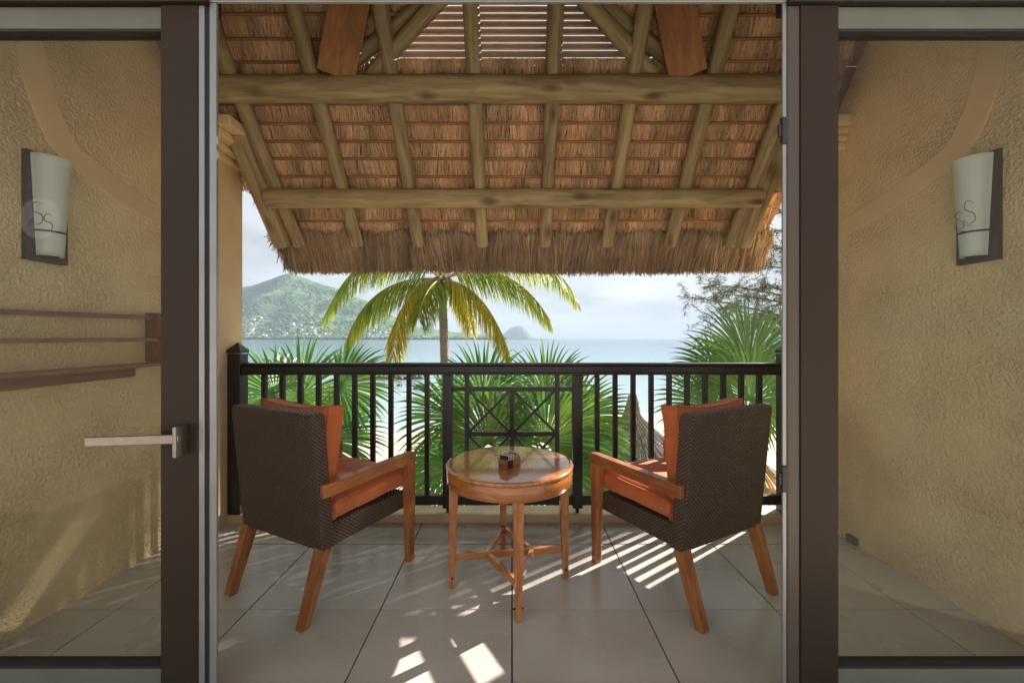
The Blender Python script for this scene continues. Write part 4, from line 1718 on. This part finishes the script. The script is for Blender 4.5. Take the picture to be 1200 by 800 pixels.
def fan_leaf(parent, crown, hub, tipdir, normal, Rl, seed, segs=58, spread=2.2, droop=.50, tone=1.0, m='fan_green'):
    """costapalmate leaf: stalk from the crown to the hub, then pleated blades joined at the base and free at the tips"""
    r_ = np.random.default_rng(seed + 500)
    crown, hub = np.array(crown, float), np.array(hub, float)
    mid = (crown + hub) / 2 + np.array([0, 0, .10 * np.linalg.norm(hub - crown)])
    st = tube_mesh('frond', bez(crown, mid, hub, 12), .018, .010, 'fan_stalk', parent, 6)
    a = np.array(tipdir, float)
    a /= np.linalg.norm(a)
    nn = np.array(normal, float)
    nn = nn - a * a.dot(nn)
    nn /= np.linalg.norm(nn)
    s = np.cross(a, nn)
    up = np.array([0, 0, 1.0])
    P_, W_, S_, T_ = [], [], [], []
    for i in range(segs):
        f = i / (segs - 1) * 2 - 1
        ang = f * spread + r_.normal(0, .012)
        d = a * math.cos(ang) + s * math.sin(ang)
        d = d - nn * .10 * abs(f)
        d /= np.linalg.norm(d)
        L_ = Rl * (1 - .22 * abs(f) ** 2) * r_.uniform(.92, 1.06)
        k = 9
        pts = [hub.copy()]
        cur = d.copy()
        for q in range(1, k):
            pts.append(pts[-1] + cur * L_ / (k - 1))
            t = q / (k - 1)
            cur = cur - up * droop * (t ** 1.6) * .55 + r_.normal(0, .012, 3)
            cur /= np.linalg.norm(cur)
        P_.append(pts)
        wj = 2 * spread / segs * L_
        ws = []
        for q in range(k):
            t = q / (k - 1)
            if t < .58:
                ws.append(max(.006, wj * t * 1.12))
            else:
                ws.append(max(.001, wj * .58 * 1.12 * (1 - ((t - .58) / .42) ** 1.3)))
        W_.append(ws)
        side = np.cross(d, nn)
        side /= np.linalg.norm(side)
        tilt = .40 if i % 2 else -.40           # pleats
        side = side * math.cos(tilt) + nn * math.sin(tilt)
        S_.append(side)
        b = r_.uniform(.72, 1.18) * tone
        y_ = r_.random() * .25
        if r_.random() < .07:
            y_ = r_.uniform(.5, 1.6)
        T_.append((b * (1 + y_), b * (1 + y_ * .25), b * (1 - min(.8, y_ * .5))))
    strips('blade', P_, W_, m, st, T_, S_)


def build_fan_palm(label, trunk_px, Y, crown_py, leaves, seed):
    c = P(trunk_px, crown_py, Y)
    root = Vector((c.x, Y, ground_h(c.x, Y) - .08))
    T = thing('fan_palm', label, 'palm', root)
    h_ = c.z - root.z
    tube_mesh('trunk', [(0.05 * math.sin(i * .7), 0, h_ * i / 24) for i in range(25)], .13, .10, 'trunk_bark', T, 10, .08)
    for i, (hp, hy, tip, nrm, rr, tone) in enumerate(leaves):
        hub = P(hp[0], hp[1], hy) - root
        fan_leaf(T, (0, 0, h_ - .03), hub, tip, nrm, rr * 1.22, seed * 50 + i, tone=tone)
    for i, a in enumerate((.6, 2.9, 5.0)):          # dead leaves hanging against the trunk
        hub = (.28 * math.cos(a), .28 * math.sin(a), h_ - .45 - .1 * i)
        fan_leaf(T, (0, 0, h_ - .1), hub, (.35 * math.cos(a), .35 * math.sin(a), -1), (math.cos(a), math.sin(a), .3), .62, seed * 50 + 30 + i, 40, 1.2, .3, 1.0, 'fan_dry')


def fan_palms():
    v = (0, -1, .25)
    build_fan_palm('fan palm rising behind the armchair at the mountain side pillar', 345, 5.0, 505,
                   [((352, 464), 4.9, (.12, .1, 1), (0, -1, .3), .62, 1.0), ((398, 452), 4.8, (1, -.1, .05), (0, -1, .45), .60, .95),
                    ((372, 515), 4.5, (.9, -.2, -.15), (.1, -.8, .7), .68, 1.05), ((322, 462), 4.6, (-.6, -.3, .35), (.2, -.8, .6), .60, 1.25),
                    ((340, 520), 4.4, (.2, -.6, -.3), (0, -.6, .8), .60, 1.2), ((380, 480), 5.4, (.5, .6, .3), (-.2, -.9, .4), .62, .8),
                    ((300, 500), 5.2, (-.9, .2, .1), (.2, -.9, .4), .62, .85), ((335, 470), 5.8, (-.2, .9, .3), (0, -.8, .6), .6, .8)], 1)
    build_fan_palm('bushy fan palm spreading its leaves behind the crossed lattice panel', 597, 5.3, 535,
                   [((566, 470), 5.0, (-.10, .1, 1), v, .66, .95), ((640, 468), 5.1, (.22, .1, 1), v, .62, .9),
                    ((572, 520), 4.7, (-.05, -.05, 1), (.1, -1, .1), .74, .85), ((640, 516), 4.6, (.35, -.05, .85), (-.1, -1, .2), .70, .95),
                    ((668, 492), 5.0, (1, -.1, .20), (0, -.9, .45), .74, 1.1), ((655, 545), 4.5, (.9, -.3, -.15), (0, -.7, .7), .72, 1.1),
                    ((533, 490), 5.0, (-1, 0, .25), (.1, -.9, .4), .66, 1.0), ((540, 545), 4.6, (-.8, -.3, -.2), (0, -.7, .7), .70, 1.15),
                    ((597, 560), 4.4, (.1, -.7, -.3), (0, -.5, .85), .62, 1.2), ((600, 500), 5.9, (.1, .9, .5), (0, -.8, .6), .65, .8),
                    ((700, 520), 5.6, (.8, .5, .1), (-.2, -.8, .5), .66, .9), ((520, 540), 5.7, (-.7, .6, .1), (.2, -.8, .5), .66, .9)], 2)
    build_fan_palm('tall fan palm with upright leaf beside the feathery tree', 872, 5.2, 500,
                   [((878, 428), 4.9, (-.05, .1, 1), (.05, -1, .2), .72, 1.1), ((850, 440), 5.2, (-.85, .1, .4), (.1, -.9, .4), .62, .85),
                    ((838, 478), 4.8, (-.9, -.1, .1), (.1, -.85, .5), .64, 1.0), ((880, 470), 4.5, (.3, -.3, .5), (-.1, -.9, .4), .62, 1.1),
                    ((905, 455), 4.9, (.9, 0, .3), (-.2, -.9, .4), .66, 1.1), ((850, 520), 4.6, (-.7, -.3, -.3), (.1, -.6, .8), .60, 1.05),
                    ((890, 440), 5.8, (.3, .8, .5), (0, -.8, .6), .6, .85), ((845, 500), 5.7, (-.7, .6, .1), (.2, -.8, .5), .62, .9)], 3)


fan_palms()


def build_casuarina():
    root = Vector((8.2, 9.5, ground_h(8.2, 9.5) - .1))
    T = thing('casuarina_tree', 'feathery grey green casuarina tree reaching over the shore', 'tree', root)
    rr = random.Random(21)
    top = Vector((.6, .6, 13.2))
    pts = bez((0, 0, 0), (.3, 0, 5), tuple(top), 30)
    tube_mesh('trunk', pts, .24, .05, 'bark_dark', T, 10)
    P_, W_, S_, T_ = [], [], [], []
    # limbs aimed through picture points so the sprays hang where the crown shows
    limbs = []
    for (px, py, d, L0) in ((806, 348, 8.6, 4.6), (815, 332, 9.2, 5.2), (845, 345, 8.8, 5.0), (830, 372, 9.0, 4.2), (870, 310, 8.6, 5.8), (860, 365, 8.4, 4.4),
                            (880, 335, 9.2, 5.2), (895, 290, 9.0, 6.2), (850, 405, 9.0, 3.6), (900, 385, 9.4, 4.0), (870, 270, 9.4, 6.8), (905, 250, 9, 7.2), (930, 210, 9.5, 8.2), (960, 300, 8.6, 6)):
        limbs.append((Vector((-.05, 0, L0)), P(px, py, d) - root))
    for i in range(16):
        a = rr.uniform(0, 6.28)
        z = rr.uniform(4.5, 9.5)
        L_ = rr.uniform(1.5, 3.2) * (1.25 - z / 14)
        limbs.append((Vector((-.05, .05, z)), Vector((math.cos(a) * L_, math.sin(a) * L_ * .8, z + rr.uniform(-.3, .9)))))
    for li, (a, b) in enumerate(limbs):
        mid = (a + b) / 2 + Vector((0, 0, .35))
        lp = bez(tuple(a), tuple(mid), tuple(b), 16)
        tube_mesh('limb', lp, .035, .006, 'bark_dark', T, 5)
        Ln = (b - a).length
        nt = int(26 * Ln / 3)
        for k in range(nt):
            t = rr.uniform(.28, 1)
            q = min(14, int(t * 15))
            p_ = Vector(lp[q]) + (Vector(lp[q + 1]) - Vector(lp[q])) * (t * 15 - q)
            dr = Vector((rr.gauss(0, 1), rr.gauss(0, 1), rr.gauss(.1, .5))).normalized()
            dr = (dr + (b - a).normalized() * .7).normalized()
            tl = rr.uniform(.25, .55)
            # twig with drooping sprays of needles
            for j in range(7):
                o_ = p_ + dr * (tl * (j + 1) / 7)
                for nn in range(9):
                    nd = Vector((rr.gauss(0, .75), rr.gauss(0, .75), rr.gauss(-.15, .55))) + dr * .5
                    nd.normalize()
                    ln = rr.uniform(.07, .16)
                    p1 = o_ + nd * ln * .5
                    p2 = p1 + (nd + Vector((0, 0, -.5))).normalized() * ln * .5
                    P_.append([tuple(o_), tuple(p1), tuple(p2)])
                    w = rr.uniform(.005, .010)
                    W_.append([w, w, w * .4])
                    sv = nd.orthogonal().normalized()
                    S_.append(tuple(Matrix.Rotation(rr.uniform(0, 3.14), 3, nd) @ sv))
                    g = rr.uniform(.6, 1.25)
                    T_.append((g, g, g * rr.uniform(.85, 1.1)))
    # dense upper crown beyond the picture's edge, added to shade left floor and wall
    for k in range(60000):
        qq, aa = rr.uniform(1.68, 2.95), rr.uniform(12.2, 13.9)
        zz = rr.uniform(5.0, 9.4)
        if k > 40000:
            qq, zz = rr.uniform(2.85, 3.75), rr.uniform(7.75, 10.0)
        o_ = Vector((-.588 * qq + .809 * aa, .809 * qq + .588 * aa, zz)) - root
        nd = Vector((rr.gauss(0, 1), rr.gauss(0, 1), rr.gauss(-.2, .7))).normalized()
        ln = rr.uniform(.10, .2)
        p1 = o_ + nd * ln * .5
        P_.append([tuple(o_), tuple(p1), tuple(p1 + (nd + Vector((0, 0, -.4))).normalized() * ln * .5)])
        w = rr.uniform(.010, .018)
        W_.append([w, w, w * .4])
        S_.append(tuple(nd.orthogonal().normalized()))
        g = rr.uniform(.6, 1.25)
        T_.append((g, g, g))
    for k in range(7):
        e = Vector((9.2 + .25 * (k % 3), 9.3 + .2 * k % .9, 5.4 + .42 * k)) - root
        tube_mesh('limb', bez((-.1, .05, 6.8 + .3 * k), tuple(e * .5 + Vector((0, 0, 4.9 + .1 * k))), tuple(e), 10), .05, .012, 'bark_dark', T, 5)
    c = strips('crown', P_, W_, 'needles', T, T_, S_)
    c['kind'] = 'stuff'


build_casuarina()


def build_parasol():
    D = 11.5
    pk = P(741, 461, D)
    gz = ground_h(pk.x, D)
    T = thing('beach_parasol', 'grey thatched beach shelter with a tall pointed top', 'parasol', (pk.x, D, gz))
    h_ = pk.z - gz
    prof = [(0, .085), (.35, .13), (.70, .19), (.92, .50), (1.4, 1.05), (1.87, 1.55), (2.3, 1.95), (2.5, 2.1)]
    n, p0, p1, rad = 8000, [], [], []
    rs = np.random.default_rng(4)
    for i in range(n):
        s = rs.random() ** .6 * 2.4
        r = np.interp(s, [a for a, b in prof], [b for a, b in prof])
        s2 = s + .30 * rs.uniform(.7, 1.2)
        r2 = np.interp(s2, [a for a, b in prof] + [2.9], [b for a, b in prof] + [2.4])
        a = rs.uniform(0, 6.283)
        j = rs.normal(0, .02)
        p0.append(((r + .012) * math.cos(a), (r + .012) * math.sin(a), h_ - s))
        p1.append(((r2 + .03 + abs(j)) * math.cos(a + j), (r2 + .03 + abs(j)) * math.sin(a + j), h_ - s2))
    straws('thatch_cover', np.array(p0), np.array(p1), rs.uniform(.006, .013, n), 'straw_grey', T, tints(n, .6, 1.15, .04))['kind'] = 'stuff'
    lathe('cone', [(b, h_ - a) for a, b in reversed(prof)], 'straw_grey', T, 28)
    for o in T.children:
        if o.name.startswith('cone'):
            ca = o.data.color_attributes.new('tint', 'FLOAT_COLOR', 'POINT')
            ca.data.foreach_set('color', np.full(len(o.data.vertices) * 4, .6, np.float32))
    pole('post', (0, 0, 0), (0, 0, h_ - 2.2), .07, 'log', T)


build_parasol()


def build_shrubs():
    rr = random.Random(9)
    spots = [(505, 580, 5.2, .5, 'low yellow green shrub below the railing beside the beach'), (640, 600, 4.6, .35, 'small leafy plant under the lattice panel'),
             (690, 602, 4.8, .3, 'little green plant beside the path below the railing')]
    for (px, py, Y, s, lab) in spots:
        c = P(px, py, Y)
        root = Vector((c.x, Y, ground_h(c.x, Y) - .03))
        T = thing('shrub', lab, 'shrub', root)
        hh = c.z - root.z
        P_, W_, S_, T_ = [], [], [], []
        for k in range(14):
            a = rr.uniform(0, 6.28)
            e = Vector((math.cos(a) * s * rr.uniform(.2, .9), math.sin(a) * s * rr.uniform(.2, .9), hh * rr.uniform(.75, 1.08)))
            lp = bez((0, 0, 0), tuple(e * .5 + Vector((0, 0, .3))), tuple(e), 12)
            tube_mesh('stem', lp, .014, .005, 'fan_stalk', T, 5)
            for j in range(34):
                t = rr.uniform(.45, 1)
                o_ = Vector(lp[min(11, int(t * 11))])
                d = Vector((rr.gauss(0, 1), rr.gauss(0, 1), rr.gauss(.2, .6))).normalized()
                L_ = rr.uniform(.10, .2)
                P_.append([tuple(o_), tuple(o_ + d * L_ * .35), tuple(o_ + d * L_ * .7 - Vector((0, 0, .01))), tuple(o_ + d * L_ - Vector((0, 0, .03)))])
                w = L_ * .32
                W_.append([.006, w, w * .85, .004])
                S_.append(tuple(d.orthogonal().normalized()))
                g = rr.uniform(.6, 1.3)
                T_.append((g * 1.1, g, g * .8))
        strips('foliage', P_, W_, 'shrub_leaf', T, T_, S_)['kind'] = 'stuff'


build_shrubs()

# ------------------------------------------------------------------ haze over the bay
HAZE = 1.1e-4


def build_haze():
    o = obj('haze', boxv(-13500, 13500, -9500, 13500, -14, 640), BOXF, None)
    m = bpy.data.materials.new('haze_air')
    m.use_nodes = True
    nt = m.node_tree
    nt.nodes.remove(nt.nodes['Principled BSDF'])
    v = nt.nodes.new('ShaderNodeVolumePrincipled')
    v.inputs['Color'].default_value = (0.42, 0.50, 0.60, 1)
    v.inputs['Density'].default_value = HAZE
    v.inputs['Anisotropy'].default_value = 0.0
    nt.links.new(v.outputs['Volume'], nt.nodes['Material Output'].inputs['Volume'])
    o.data.materials.append(m)
    tag(o, 'thin bluish sea haze filling the air over the bay', None, kind='stuff')


build_haze()
